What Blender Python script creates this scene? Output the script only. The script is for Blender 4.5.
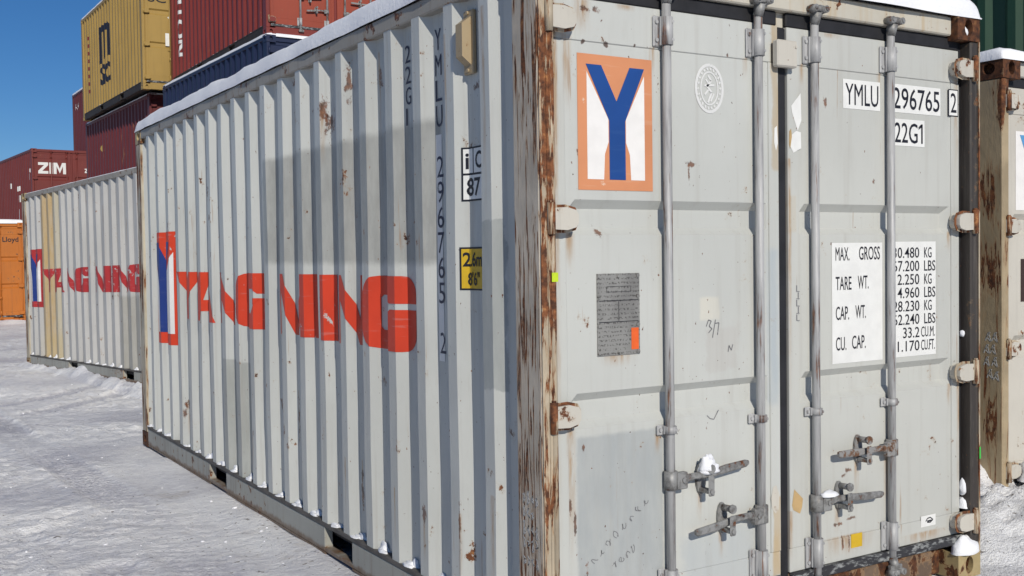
import bpy, bmesh, math, random
from mathutils import Vector, Matrix, noise
R = math.radians
random.seed(7)

# ------------------------------------------------------------------ camera, sky, sun, exposure
scene = bpy.context.scene
col = scene.collection
for o in list(bpy.data.objects):
    bpy.data.objects.remove(o)

CAM = Vector((-2.014, -3.0758, 1.5206))
YAW, PITCH, ROLL, FPX = 0.55303, -0.030283, -0.014195, 1068.3
cd = bpy.data.cameras.new('camera')
cam = bpy.data.objects.new('camera', cd)
col.objects.link(cam)
fw = Vector((math.sin(YAW)*math.cos(PITCH), math.cos(YAW)*math.cos(PITCH), math.sin(PITCH)))
r0 = Vector((math.cos(YAW), -math.sin(YAW), 0))
u0 = r0.cross(fw)
rr = r0*math.cos(ROLL) + u0*math.sin(ROLL)
uu = -r0*math.sin(ROLL) + u0*math.cos(ROLL)
cam.matrix_world = Matrix(((rr.x, uu.x, -fw.x, CAM.x), (rr.y, uu.y, -fw.y, CAM.y), (rr.z, uu.z, -fw.z, CAM.z), (0, 0, 0, 1)))
cd.sensor_fit = 'HORIZONTAL'
cd.sensor_width = 36.0
cd.lens = 36.0*FPX/1024.0
cd.clip_start = 0.05
cd.clip_end = 5000
scene.camera = cam
scene.render.resolution_x, scene.render.resolution_y = 1024, 576

SUN_EL, SUN_A = R(27.5), R(13.5)          # the sun stands behind the camera, 13.5 degrees off the door's normal
sun_dir = Vector((-math.sin(SUN_A)*math.cos(SUN_EL), -math.cos(SUN_A)*math.cos(SUN_EL), math.sin(SUN_EL)))
world = bpy.data.worlds.new('World')
scene.world = world
world.use_nodes = True
wn = world.node_tree
wn.nodes.clear()
sky = wn.nodes.new('ShaderNodeTexSky')
sky.sky_type = 'NISHITA'
sky.sun_disc = False
sky.sun_elevation = SUN_EL
sky.sun_rotation = math.atan2(sun_dir.x, sun_dir.y)
sky.air_density = 1.0
sky.dust_density = 0.0
sky.ozone_density = 5.0
sky.altitude = 1200
bg = wn.nodes.new('ShaderNodeBackground')
bg.inputs['Strength'].default_value = 0.058
wo = wn.nodes.new('ShaderNodeOutputWorld')
hs = wn.nodes.new('ShaderNodeHueSaturation')
hs.inputs['Saturation'].default_value = 1.12
tint = wn.nodes.new('ShaderNodeMix'); tint.data_type = 'RGBA'; tint.blend_type = 'MULTIPLY'
tint.inputs[0].default_value = 1.0; tint.inputs[7].default_value = (.84, .95, 1.10, 1)
wn.links.new(sky.outputs[0], tint.inputs[6])
wn.links.new(tint.outputs[2], hs.inputs['Color'])
wn.links.new(hs.outputs[0], bg.inputs[0])
wn.links.new(bg.outputs[0], wo.inputs[0])

sd = bpy.data.lights.new('sun', 'SUN')
sd.energy = 3.55
sd.angle = R(0.53)
sd.color = (1.0, 0.94, 0.83)
sun = bpy.data.objects.new('sun', sd)
col.objects.link(sun)
sun.rotation_euler = sun_dir.to_track_quat('Z', 'Y').to_euler()
sun.location = sun_dir*40
scene.view_settings.view_transform = 'Standard'
scene.view_settings.look = 'None'
scene.view_settings.exposure = 0.0
scene.view_settings.gamma = 1.0
scene.view_settings.use_curve_mapping = False

# ------------------------------------------------------------------ node helpers
class NG:
    def __init__(s, name):
        s.m = bpy.data.materials.new(name)
        s.m.use_nodes = True
        s.t = s.m.node_tree
        s.t.nodes.clear()
        s.out = s.n('ShaderNodeOutputMaterial')
        s.b = s.n('ShaderNodeBsdfPrincipled')
        s.l(s.b.outputs[0], s.out.inputs[0])
        tc = s.n('ShaderNodeTexCoord')
        s.P0 = tc.outputs['Object']
        oi = s.n('ShaderNodeObjectInfo')
        off = s.n('ShaderNodeVectorMath'); off.operation = 'ADD'
        cb = s.n('ShaderNodeCombineXYZ')
        rm = s.math('MULTIPLY', oi.outputs['Random'], 37.0)
        for i in range(3): s.l(rm, cb.inputs[i])
        s.l(s.P0, off.inputs[0]); s.l(cb.outputs[0], off.inputs[1])
        s.P = off.outputs[0]
        s._xyz = None
    def n(s, t): return s.t.nodes.new(t)
    def l(s, a, b): s.t.links.new(a, b)
    def put(s, sock, v):
        if hasattr(v, 'links'): s.l(v, sock)
        else: sock.default_value = v
    def math(s, op, a, b=0.0, clamp=False):
        n = s.n('ShaderNodeMath'); n.operation = op; n.use_clamp = clamp
        s.put(n.inputs[0], a); s.put(n.inputs[1], b)
        return n.outputs[0]
    def scale(s, vec, sc):
        n = s.n('ShaderNodeVectorMath'); n.operation = 'MULTIPLY'
        s.l(vec, n.inputs[0]); n.inputs[1].default_value = sc if hasattr(sc, '__len__') else (sc, sc, sc)
        return n.outputs[0]
    def noise(s, sc, detail=4, rough=0.55, vec=None, dist=0.0):
        n = s.n('ShaderNodeTexNoise')
        s.l(s.scale(vec or s.P, sc), n.inputs['Vector'])
        n.inputs['Scale'].default_value = 1.0
        n.inputs['Detail'].default_value = detail
        n.inputs['Roughness'].default_value = rough
        n.inputs['Distortion'].default_value = dist
        return n.outputs[0]
    def step(s, v, a, b, lo=0.0, hi=1.0):
        n = s.n('ShaderNodeMapRange'); n.interpolation_type = 'SMOOTHSTEP'
        s.put(n.inputs['Value'], v)
        n.inputs['From Min'].default_value = a; n.inputs['From Max'].default_value = b
        n.inputs['To Min'].default_value = lo; n.inputs['To Max'].default_value = hi
        return n.outputs[0]
    def mix(s, f, a, b):
        n = s.n('ShaderNodeMix'); n.data_type = 'RGBA'
        s.put(n.inputs[0], f)
        for k, v in ((6, a), (7, b)):
            if hasattr(v, 'links'): s.l(v, n.inputs[k])
            else: n.inputs[k].default_value = (*v[:3], 1)
        return n.outputs[2]
    def xyz(s):
        if s._xyz is None:
            n = s.n('ShaderNodeSeparateXYZ'); s.l(s.P0, n.inputs[0]); s._xyz = n.outputs
        return s._xyz
    def box_mask(s, a0, a1, z0, z1, axis=1, soft=0.012, wob=0.0, wn=None, slope=0.0):
        o = s.xyz(); a = o[axis]; z = o[2]
        if wob:
            wn = wn if wn is not None else s.noise(5, 3)
            d = s.math('MULTIPLY', s.math('SUBTRACT', wn, 0.5), wob)
            a = s.math('ADD', a, d); z = s.math('ADD', z, d)
        zz = z
        if slope: zz = s.math('ADD', z, s.math('MULTIPLY', s.math('SUBTRACT', a, a0), slope))
        m = s.math('MULTIPLY', s.step(a, a0-soft, a0+soft), s.step(a, a1-soft, a1+soft, 1, 0))
        m = s.math('MULTIPLY', m, s.math('MULTIPLY', s.step(zz, z0-soft, z0+soft), s.step(z, z1-soft, z1+soft, 1, 0)))
        return m
    def spot_mask(s, a0, z0, ra, rz, axis=1, wn=None):
        o = s.xyz()
        da = s.math('DIVIDE', s.math('SUBTRACT', o[axis], a0), ra)
        dz = s.math('DIVIDE', s.math('SUBTRACT', o[2], z0), rz)
        d = s.math('SQRT', s.math('ADD', s.math('MULTIPLY', da, da), s.math('MULTIPLY', dz, dz)))
        d = s.math('ADD', d, s.math('MULTIPLY', s.math('SUBTRACT', s._fn, 0.5), 4.2))
        return s.math('MULTIPLY', s.step(d, 0.25, 0.75, 1, 0), 0.85)
    def rust_col(s, k=1.0):
        n = s.noise(35, 5, 0.6)
        a = s.mix(s.step(n, 0.35, 0.6), (0.055*k, 0.022*k, 0.012*k), (0.17*k, 0.062*k, 0.024*k))
        return s.mix(s.step(n, 0.58, 0.75), a, (0.33*k, 0.15*k, 0.055*k))
    def finish(s, c, rough=0.5, metal=0.0, bump=None, bs=0.15, bd=0.002, spec=0.4):
        if hasattr(c, 'links'): s.l(c, s.b.inputs['Base Color'])
        else: s.b.inputs['Base Color'].default_value = (*c, 1)
        s.put(s.b.inputs['Roughness'], rough)
        s.put(s.b.inputs['Metallic'], metal)
        s.b.inputs['Specular IOR Level'].default_value = spec
        if bump is not None:
            n = s.n('ShaderNodeBump'); n.inputs['Strength'].default_value = bs; n.inputs['Distance'].default_value = bd
            s.l(bump, n.inputs['Height']); s.l(n.outputs[0], s.b.inputs['Normal'])
        return s.m

def paint(name, c, rust=0.25, streak=0.3, var=0.12, patches=(), spots=(), axis=1, rough=0.5, chips=True, dirt=(0.30, 0.27, 0.23), runs=()):
    g = NG(name)
    g._fn = g.noise((34, 34, 22), 5, 0.7)
    big = g.noise(1.1, 4, 0.6)
    cc = g.mix(g.step(big, 0.35, 0.68), c, tuple(v*(1-var) for v in c))
    wn = g.noise(8, 7, 0.68)
    for p in patches:
        roll = g.step(g.noise((16, 16, 5), 5, .65), .3, .7, .72, 1.08)
        cc = g.mix(g.math('MULTIPLY', g.math('MULTIPLY', g.box_mask(*p['r'], axis=axis, soft=p.get('soft', .012), wob=p.get('wob', .04), wn=wn, slope=p.get('slope', 0)), g.math('MULTIPLY', roll, p.get('a', 1)), True), 1.0, True), cc, p['c'])
    st = g.noise((22, 22, 0.9), 4, 0.6)
    cc = g.mix(g.math('MULTIPLY', g.step(st, 0.5, 0.78), streak), cc, dirt)
    fine = g.noise((60, 60, 9), 3, 0.6)
    cc = g.mix(g.math('MULTIPLY', g.step(fine, 0.55, 0.8), streak*0.45), cc, dirt)
    bmp = g.noise(9, 3)
    if rust > 0:
        rc = g.rust_col()
        n1 = g.noise(13, 8, 0.68)
        area = g.noise(2.3, 3)
        thr = 0.735 - 0.2*rust
        v = g.math('ADD', n1, g.math('MULTIPLY', g.math('SUBTRACT', area, 0.5), 0.35))
        halo = g.step(v, thr-0.05, thr+0.015)
        m = g.step(v, thr, thr+0.02)
        cc = g.mix(g.math('MULTIPLY', halo, 0.3), cc, (0.36, 0.23, 0.11))
        cc = g.mix(m, cc, rc)
        run = g.noise((32, 32, 1.3), 4, 0.65)
        rv = g.math('ADD', run, g.math('MULTIPLY', g.math('SUBTRACT', area, 0.5), 0.5))
        cc = g.mix(g.math('MULTIPLY', g.step(rv, 0.72-0.12*rust, 0.80-0.12*rust), 0.6), cc, (0.30, 0.17, 0.08))
        if chips:
            ch = g.noise((75, 75, 50), 3, 0.5)
            cc = g.mix(g.step(ch, 0.735-0.05*rust, 0.765-0.05*rust), cc, rc)
        for ra, rz, rl, rw in runs:      # (position, top, length, half width)
            o = g.xyz()
            da = g.math('DIVIDE', g.math('ABSOLUTE', g.math('SUBTRACT', g.math('ADD', o[axis], g.math('MULTIPLY', g.math('SUBTRACT', wn, .5), .02)), ra)), rw)
            mk = g.math('MULTIPLY', g.step(da, 0.0, 1.0, 1, 0), g.math('MULTIPLY', g.step(o[2], rz-rl, rz-.1*rl), g.step(o[2], rz-.004, rz+.006, 1, 0)))
            cc = g.mix(g.math('MULTIPLY', mk, g.step(fine, .30, .62, .15, .75)), cc, (.34, .20, .085))
        for sp in spots:
            cc = g.mix(g.spot_mask(*sp, axis=axis, wn=wn), cc, rc)
    return g.finish(cc, rough, bump=bmp, bs=0.25, bd=0.004)

def plain(name, c, rough=0.5, metal=0.0, var=0.15, sc=12):
    g = NG(name)
    n = g.noise(sc, 4, 0.6)
    return g.finish(g.mix(g.step(n, 0.35, 0.68), c, tuple(v*(1-var) for v in c)), rough, metal, bump=n, bs=0.1, bd=0.002)

def faded(name, c, under, wear=0.3, rough=0.5):
    """print that has flaked down to the paint below"""
    g = NG(name)
    n = g.noise(16, 7, 0.68)
    a = g.noise(2.1, 3)
    v = g.math('ADD', n, g.math('MULTIPLY', g.math('SUBTRACT', a, 0.5), 0.4))
    sm = g.noise(3, 3)
    cc = g.mix(g.step(sm, 0.35, 0.7), c, tuple(x*0.85 for x in c))
    scr = g.noise((5, 5, 60), 3, 0.5)
    cc = g.mix(g.math('MULTIPLY', g.step(scr, .62, .7), .35*wear), cc, under)
    return g.finish(g.mix(g.step(v, 0.74-0.2*wear, 0.77-0.2*wear), cc, under), rough)

def rusty(name, painted, amt=0.5, sc=(14, 14, 2.2), dark=1.0, dist=0.4):
    """steel that has lost part of its paint in long vertical flakes"""
    g = NG(name)
    n = g.noise(sc, 8, 0.66, dist=dist)
    a = g.noise(1.7, 3)
    v = g.math('ADD', n, g.math('MULTIPLY', g.math('SUBTRACT', a, 0.5), 0.45))
    t = 0.5 + (0.5-amt)*0.5
    rc = g.rust_col(dark)
    pc = g.mix(g.step(g.noise(5, 4), 0.3, 0.7), painted, tuple(x*0.72 for x in painted))
    cc = g.mix(g.math('MULTIPLY', g.step(v, t-0.06, t), 0.55), pc, (0.33, 0.2, 0.1))
    cc = g.mix(g.step(v, t, t+0.025), cc, rc)
    return g.finish(cc, g.step(v, t, t+0.03, 0.5, 0.85), bump=g.noise((40, 40, 18), 6, 0.6), bs=0.6, bd=0.004)

GREY = (0.46, 0.465, 0.45)
PATCH = (0.30, 0.305, 0.295)
M = {}
g = NG('snow'); n_ = g.noise(3, 5, .6); n2 = g.noise(40, 5, .7)
g.b.inputs['Subsurface Weight'].default_value = 0.0
M['snow'] = g.finish(g.mix(g.step(n_, .35, .7), (.86, .87, .90), (.78, .79, .83)), .75, bump=n2, bs=.45, bd=.012, spec=.25)
side_spots = [(4.74, .47, .05, .075), (4.78, .42, .02, .10), (3.22, .47, .06, .035), (2.66, .545, .055, .05), (2.50, .66, .018, .16), (2.76, .70, .03, .06),
              (1.65, .41, .022, .15), (1.95, 2.19, .05, .09), (2.0, 2.27, .03, .09), (1.37, 2.33, .03, .05), (1.70, 2.35, .025, .10), (1.38, .95, .03, .03),
              (.93, .43, .025, .05), (.45, .40, .012, .14), (.62, .45, .01, .12), (3.25, 1.94, .05, .03), (5.1, 1.75, .03, .12), (.50, 2.17, .03, .02)]
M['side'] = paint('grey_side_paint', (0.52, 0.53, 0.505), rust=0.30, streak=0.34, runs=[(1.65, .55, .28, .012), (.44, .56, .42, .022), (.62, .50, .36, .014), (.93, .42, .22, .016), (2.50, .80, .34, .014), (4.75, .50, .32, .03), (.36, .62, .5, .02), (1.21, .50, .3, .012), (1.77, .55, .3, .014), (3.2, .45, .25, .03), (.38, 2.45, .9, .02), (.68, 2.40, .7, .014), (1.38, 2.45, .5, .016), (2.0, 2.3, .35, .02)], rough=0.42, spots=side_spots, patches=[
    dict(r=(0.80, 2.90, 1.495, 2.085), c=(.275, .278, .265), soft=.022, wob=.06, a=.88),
    dict(r=(3.22, 3.86, .16, .885), c=(.31, .32, .30), soft=.006, wob=.01, a=.85),
    dict(r=(.292, .42, 1.02, 1.65), c=(.32, .335, .325), soft=.004, wob=.07, a=.92)])
M['door_left'] = paint('grey_door_paint', c=(0.52, 0.53, 0.505), runs=[(.155, 2.30, .30, .03), (.16, 1.60, .16, .03), (.155, .90, .55, .028), (.10, 2.42, 2.2, .02), (.758, .60, .14, .02), (.866, .43, .13, .02), (.545, 2.29, .12, .02), (1.015, 2.29, .10, .02), (.225, 2.43, .14, .05), (.42, 2.43, .025, .06), (.37, 1.16, .06, .10), (.55, .84, .09, .02), (1.02, .21, .1, .05)], rust=0.20, streak=0.2, var=.08, rough=0.4, axis=0,
    spots=[(.735, 1.86, .035, .016), (.72, 1.82, .006, .06), (.205, 1.88, .012, .02), (.29, 1.60, .02, .02), (.17, .55, .008, .10), (.15, .62, .012, .03), (.21, .83, .012, .02), (.245, 2.40, .06, .02), (.23, 2.28, .012, .012), (.33, 2.28, .012, .012), (.46, 2.285, .01, .01), (.92, 2.29, .01, .01), (.22, .35, .01, .06)],
    patches=[dict(r=(.18, .578, -.2, .862), c=(.355, .375, .378), soft=.010, wob=.035, a=.95), dict(r=(.66, 1.04, -.2, .43), c=(.43, .455, .46), soft=.03, wob=.22, a=.8),
             dict(r=(.79, .96, 1.06, 1.22), c=(.47, .465, .44), soft=.012, wob=.16, a=.9), dict(r=(.77, .87, 1.26, 1.35), c=(.66, .62, .52), soft=.008, wob=.02, a=.5), dict(r=(1.13, 1.18, .9, 1.53), c=(.40, .44, .46), soft=.02, wob=.05, a=.9),
             dict(r=(1.155, 1.195, 1.85, 2.5), c=(.42, .30, .15), soft=.008, wob=.05, a=.65), dict(r=(1.15, 1.19, .2, .52), c=(.45, .31, .14), soft=.006, wob=.03, a=.7)])
M['door_right'] = paint('grey_door_paint_right', c=(0.51, 0.515, 0.485), runs=[(1.652, .61, .16, .02), (1.532, .43, .14, .025), (1.335, 2.29, .10, .02), (1.805, 2.29, .10, .02), (1.252, 1.9, 1.2, .014), (1.25, .45, .25, .018), (2.33, 2.3, .5, .02), (2.34, .95, .7, .02), (2.28, .9, .12, .02), (2.28, 1.6, .1, .02), (1.85, .62, .35, .03), (1.6, .30, .1, .2), (2.1, .24, .06, .2), (1.5, 2.43, .025, .08)], rust=0.22, streak=0.22, var=.08, rough=0.4, axis=0,
    spots=[(1.47, 2.14, .014, .03), (1.60, .58, .03, .012), (1.57, .56, .02, .012), (1.53, .355, .05, .012), (1.62, .37, .05, .01), (1.56, .28, .008, .06), (1.60, .26, .006, .05), (1.77, 1.82, .012, .02), (2.21, 1.4, .012, .012), (1.5, 1.55, .01, .01)],
    patches=[dict(r=(1.245, 1.29, 1.6, 1.75), c=(.50, .46, .38), soft=.006, wob=.01, a=.7)])
M['frame'] = paint('grey_frame_paint', (0.45, 0.45, 0.43), rust=0.42, streak=0.4, rough=0.5)
M['rail'] = paint('weathered_rail_paint', (0.32, 0.30, 0.265), rust=0.62, streak=0.7, rough=0.55, dirt=(.16, .12, .085))
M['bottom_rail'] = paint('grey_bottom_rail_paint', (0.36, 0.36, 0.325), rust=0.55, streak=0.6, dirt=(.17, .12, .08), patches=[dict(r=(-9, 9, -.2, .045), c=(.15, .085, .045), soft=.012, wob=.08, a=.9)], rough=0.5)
M['post_side'] = rusty('peeling_post_paint', (0.56, 0.49, 0.40), 0.44, (50, 48, 3.0), 0.9, 1.2)
M['post_front'] = rusty('rusty_post_edge', (0.50, 0.42, 0.31), 0.5, (42, 42, 5.0), 1.2)
M['post_far'] = rusty('rusty_far_post', (0.48, 0.43, 0.33), 0.42, (26, 26, 2.0))
M['post_brown'] = rusty('brown_rusty_post', (0.40, 0.315, 0.20), 0.43, (22, 22, 2.4), 0.9, 1.0)
M['rust'] = rusty('heavy_rust', (0.15, 0.07, 0.035), 0.75, (12, 12, 9), 0.62)
M['casting_tan'] = rusty('tan_casting', (0.42, 0.33, 0.17), 0.40, (16, 16, 10), 0.8)
M['header'] = paint('cream_header_paint', (0.52, 0.49, 0.42), rust=0.36, streak=0.55, rough=0.5, dirt=(.42, .27, .10))
M['sill'] = rusty('rusty_sill', (0.16, 0.11, 0.075), 0.5, (14, 14, 10), 0.6)
M['dark_post'] = paint('painted_shade_post', (.045, .038, .034), rust=.45, streak=.3)  # right post's shade painted in as a near-black base, rust on top
M['dark_rail'] = plain('painted_shade_rail', (.035, .026, .02), .7, var=.4)  # shadow on the recessed stack rails, put into the colour
M['rubber'] = plain('black_rubber', (0.018, 0.018, 0.022), 0.65, var=.4)
g = NG('worn_rubber'); n_ = g.noise((14, 14, 40), 5, .7)
M['worn_rubber'] = g.finish(g.mix(g.step(n_, .48, .62), (.03, .03, .035), (.28, .29, .29)), .6)
g = NG('galvanised_bar'); n_ = g.noise((40, 40, 3), 5, .65); n2 = g.noise(3, 4)
cc = g.mix(g.step(n_, .38, .66), (.45, .45, .45), (.27, .27, .275))
cc = g.mix(g.math('MULTIPLY', g.step(g.math('ADD', n_, g.math('MULTIPLY', n2, .3)), .72, .82), .85), cc, g.rust_col())
M['bar'] = g.finish(cc, .55, .1, bump=g.noise(45, 5, .6), bs=.3, bd=.002)
g = NG('old_galvanised_handle'); n_ = g.noise(28, 6, .65)
cc = g.mix(g.step(n_, .4, .6), (.30, .30, .295), (.17, .165, .16)); cc = g.mix(g.step(n_, .60, .64), cc, g.rust_col())
M['handle'] = g.finish(cc, .55, .3)
g = NG('rusty_handle'); n_ = g.noise(24, 6, .65)
cc = g.mix(g.step(n_, .50, .60), (.27, .265, .26), (.16, .09, .055)); cc = g.mix(g.step(n_, .60, .66), cc, g.rust_col())
M['handle_rusty'] = g.finish(cc, .65, .15)
M['hinge'] = paint('cream_hinge_paint', (0.55, 0.52, 0.46), rust=0.62, streak=0.35, rough=.5)
M['red'] = faded('red_lettering', (0.62, 0.052, 0.018), (0.47, 0.46, 0.44), .42)
M['crimson'] = faded('faded_crimson_lettering', (0.38, 0.030, 0.032), (0.42, 0.40, 0.39), .5)
M['logo_blue'] = faded('blue_logo_print', (0.018, 0.045, 0.22), (0.45, 0.45, 0.44), .1)
M['logo_white'] = faded('white_logo_print', (0.74, 0.73, 0.72), (0.45, 0.45, 0.44), .1)
M['peach'] = faded('peach_sign_print', (0.63, 0.26, 0.125), (0.70, 0.50, 0.38), .4)
M['sign_blue'] = faded('blue_sign_print', (0.010, 0.062, 0.26), (0.1, 0.2, 0.4), .15)
M['sign_white'] = plain('white_sign_print', (0.80, 0.78, 0.76), .45, var=.06)
M['sticker'] = plain('white_sticker', (0.76, 0.76, 0.74), .45, var=.07)
M['ink'] = faded('black_ink', (0.012, 0.012, 0.02), (.3, .3, .3), .28)
M['navy_ink'] = faded('navy_ink', (0.018, 0.022, 0.06), (.35, .35, .36), .35)
M['yellow'] = plain('yellow_sticker', (0.62, 0.40, 0.02), .45, var=.1)
M['seal'] = faded('white_seal_print', (0.74, 0.74, 0.73), (.55, .56, .54), .5)
M['scrawl'] = faded('grey_scrawl', (0.20, 0.20, 0.21), (.5, .5, .48), .5)
M['chalk'] = faded('chalk_scrawl', (0.52, 0.51, 0.49), (.3, .27, .23), .6)
M['lime'] = plain('lime_tape', (0.55, 0.72, 0.03), .4)
M['green_tape'] = plain('green_tape', (0.06, 0.55, 0.08), .4)
M['orange_tag'] = plain('orange_tag', (0.80, 0.13, 0.025), .5)
M['tan_paper'] = plain('tan_torn_paper', (0.50, 0.34, 0.16), .7, var=.25)
g = NG('csc_plate'); z_ = g.xyz()
ln = g.noise((150, 40, 130), 2, .5); rows = g.math('FRACT', g.math('MULTIPLY', z_[2], 62)); 
txt = g.math('MULTIPLY', g.step(ln, .5, .58), g.step(rows, .45, .55))
M['plate'] = g.finish(g.mix(g.math('MULTIPLY', txt, .75), g.mix(g.step(g.noise(10, 4), .4, .65), (.30, .295, .28), (.23, .225, .215)), (.06, .055, .05)), .5, .3)
M['vent'] = paint('tan_vent_paint', (0.40, 0.31, 0.19), rust=.35, streak=.3)
M['dark_lip'] = plain('dark_rail_lip', (.12, .11, .10), .7, var=.4)  # lip in dark grey, darker than the bottom rail beneath it
M['dark'] = plain('dark_underside', (0.03, 0.028, 0.026), .8)
M['timber'] = plain('old_timber', (.10, .08, .06), .8, var=.4)
def cpaint(name, c, rust=.2, streak=.25, rough=.5): 
    M[name] = paint(name+'_paint', c, rust=rust, streak=streak, rough=rough, dirt=tuple(v*.45+.02 for v in c), chips=False)
cpaint('mustard', (.36, .235, .065)); cpaint('maroon', (.115, .020, .022)); cpaint('brick_red', (.20, .032, .025)); cpaint('orange_red', (.30, .055, .028))
cpaint('navy', (.012, .020, .060)); cpaint('orange', (.47, .145, .018), .4, .5); cpaint('rust_red', (.165, .030, .024)); cpaint('forest_green', (.016, .056, .029), rust=.05)
cpaint('dusky_maroon', (.12, .022, .026)); cpaint('cream_white', (.56, .53, .47), .34, .3)
g_b2 = [dict(r=(4.70, 5.24, -.2, 2.7), c=(.44, .31, .14), soft=.02, wob=.03, a=.9), dict(r=(4.36, 4.70, -.2, 2.7), c=(.45, .39, .25), soft=.02, wob=.03, a=.7),
        dict(r=(.4, 2.2, -.2, 1.06), c=(.30, .29, .255), soft=.03, wob=.05, a=.8), dict(r=(4.3, 5.3, -.2, .55), c=(.45, .36, .2), soft=.2, wob=.2, a=.6)]
M['side2'] = paint('pale_grey_side_paint', (.47, .465, .45), rust=.34, streak=.35, patches=g_b2, runs=[(4.9, .9, .5, .08), (2.6, 2.2, .5, .02), (3.2, 2.3, .6, .02), (1.8, 2.0, .5, .02)])

# ------------------------------------------------------------------ mesh helpers
class MB:
    def __init__(s): s.v = []; s.f = []; s.sm = []
    def face(s, idx, sm=False): s.f.append(idx); s.sm.append(sm)
    def box(s, x0, x1, y0, y1, z0, z1, b=0.0):
        if x0 > x1: x0, x1 = x1, x0
        if y0 > y1: y0, y1 = y1, y0
        if z0 > z1: z0, z1 = z1, z0
        o = len(s.v)
        if b <= 0:
            s.v += [(x, y, z) for z in (z0, z1) for y in (y0, y1) for x in (x0, x1)]
            for q in ((0, 2, 3, 1), (4, 5, 7, 6), (0, 1, 5, 4), (2, 6, 7, 3), (0, 4, 6, 2), (1, 3, 7, 5)): s.face([o+i for i in q])
            return s
        b = min(b, (x1-x0)*.45, (y1-y0)*.45, (z1-z0)*.45)
        lo = (x0, y0, z0); hi = (x1, y1, z1); idx = {}
        for i in range(8):
            sg = [(i >> k) & 1 for k in range(3)]
            for ax in range(3):
                p = [(hi[k]-b if sg[k] else lo[k]+b) for k in range(3)]
                p[ax] = hi[ax] if sg[ax] else lo[ax]
                idx[(i, ax)] = len(s.v); s.v.append(tuple(p))
        for ax in range(3):
            u, w = (ax+1) % 3, (ax+2) % 3
            for sgn in (0, 1):
                c = [(sgn << ax) | (a << u) | (bb << w) for a, bb in ((0, 0), (1, 0), (1, 1), (0, 1))]
                q = [idx[(k, ax)] for k in c]
                s.face(q if sgn else q[::-1])
            for a in (0, 1):
                for bb in (0, 1):
                    i0 = (a << u) | (bb << w); i1 = i0 | (1 << ax)
                    q = [idx[(i0, u)], idx[(i1, u)], idx[(i1, w)], idx[(i0, w)]]
                    s.face(q if (a != bb) else q[::-1])
        for i in range(8):
            q = [idx[(i, 0)], idx[(i, 1)], idx[(i, 2)]]
            s.face(q if bin(i).count('1') % 2 == 1 else q[::-1])
        return s
    def cyl(s, p0, p1, r0, r1=None, n=14, caps=True):
        r1 = r0 if r1 is None else r1
        p0, p1 = Vector(p0), Vector(p1); d = (p1-p0).normalized()
        a = d.orthogonal().normalized(); b = d.cross(a); o = len(s.v)
        for p, r in ((p0, r0), (p1, r1)):
            for i in range(n):
                t = 2*math.pi*i/n; s.v.append(tuple(p+(a*math.cos(t)+b*math.sin(t))*r))
        for i in range(n):
            j = (i+1) % n; s.face([o+i, o+j, o+n+j, o+n+i], True)
        if caps: s.face([o+i for i in range(n)][::-1]); s.face([o+n+i for i in range(n)])
        return s
    def prism(s, pts, depth):
        """pts: list of 3d points of a flat outline; depth: vector"""
        o = len(s.v); n = len(pts); d = Vector(depth)
        s.v += [tuple(p) for p in pts] + [tuple(Vector(p)+d) for p in pts]
        s.face([o+i for i in range(n)]); s.face([o+n+i for i in range(n)][::-1])
        for i in range(n):
            j = (i+1) % n; s.face([o+j, o+i, o+n+i, o+n+j])
        return s
    def holed(s, org, u, v, w, h, c, ra, rb, dep, n=16):
        """a rectangle w x h at org along u, v with an oval pocket sunk by the vector dep"""
        org, u, v, dep = Vector(org), Vector(u), Vector(v), Vector(dep)
        ang = sorted({2*math.pi*i/n for i in range(n)} | {math.atan2(y-c[1], x-c[0]) % (2*math.pi) for x in (0, w) for y in (0, h)})
        o = len(s.v); k = len(ang)
        outer = []; inner = []
        for t in ang:
            dx, dy = math.cos(t), math.sin(t)
            m = min(((w-c[0])/dx if dx > 1e-9 else (c[0]/-dx if dx < -1e-9 else 1e9)), ((h-c[1])/dy if dy > 1e-9 else (c[1]/-dy if dy < -1e-9 else 1e9)))
            outer.append(org+u*(c[0]+dx*m)+v*(c[1]+dy*m))
            q = 1/math.sqrt((dx/ra)**2+(dy/rb)**2)
            inner.append(org+u*(c[0]+dx*q)+v*(c[1]+dy*q))
        s.v += [tuple(p) for p in outer+inner]+[tuple(p+dep) for p in inner]
        for i in range(k):
            j = (i+1) % k
            s.face([o+i, o+j, o+k+j, o+k+i]); s.face([o+k+i, o+k+j, o+2*k+j, o+2*k+i])
        s.face([o+2*k+i for i in range(k)])
        return s
    def blob(s, c, rx, ry, rz, seed=0, n=9, m=6, rough=.3, half=False):
        o = len(s.v); c = Vector(c)
        for j in range(m+1):
            ph = (math.pi/2*j/m) if half else (-math.pi/2+math.pi*j/m)
            for i in range(n):
                t = 2*math.pi*i/n
                d = Vector((math.cos(ph)*math.cos(t), math.cos(ph)*math.sin(t), math.sin(ph)))
                k = 1+rough*noise.noise(d*1.7+Vector((seed*3.1, seed*1.7, 0)))
                s.v.append((c.x+d.x*rx*k, c.y+d.y*ry*k, c.z+d.z*rz*k))
        for j in range(m):
            for i in range(n):
                i2 = (i+1) % n; s.face([o+j*n+i, o+j*n+i2, o+(j+1)*n+i2, o+(j+1)*n+i], True)
        return s
    def mesh(s, name, normals=True):
        me = bpy.data.meshes.new(name)
        me.from_pydata(s.v, [], s.f)
        me.polygons.foreach_set('use_smooth', s.sm)
        if normals:
            bm = bmesh.new(); bm.from_mesh(me)
            bmesh.ops.recalc_face_normals(bm, faces=bm.faces); bm.to_mesh(me); bm.free()
        me.materials.append(None)
        return me

CACHE = {}
def cached(key, fn):
    if key not in CACHE: CACHE[key] = fn()
    return CACHE[key]

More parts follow.
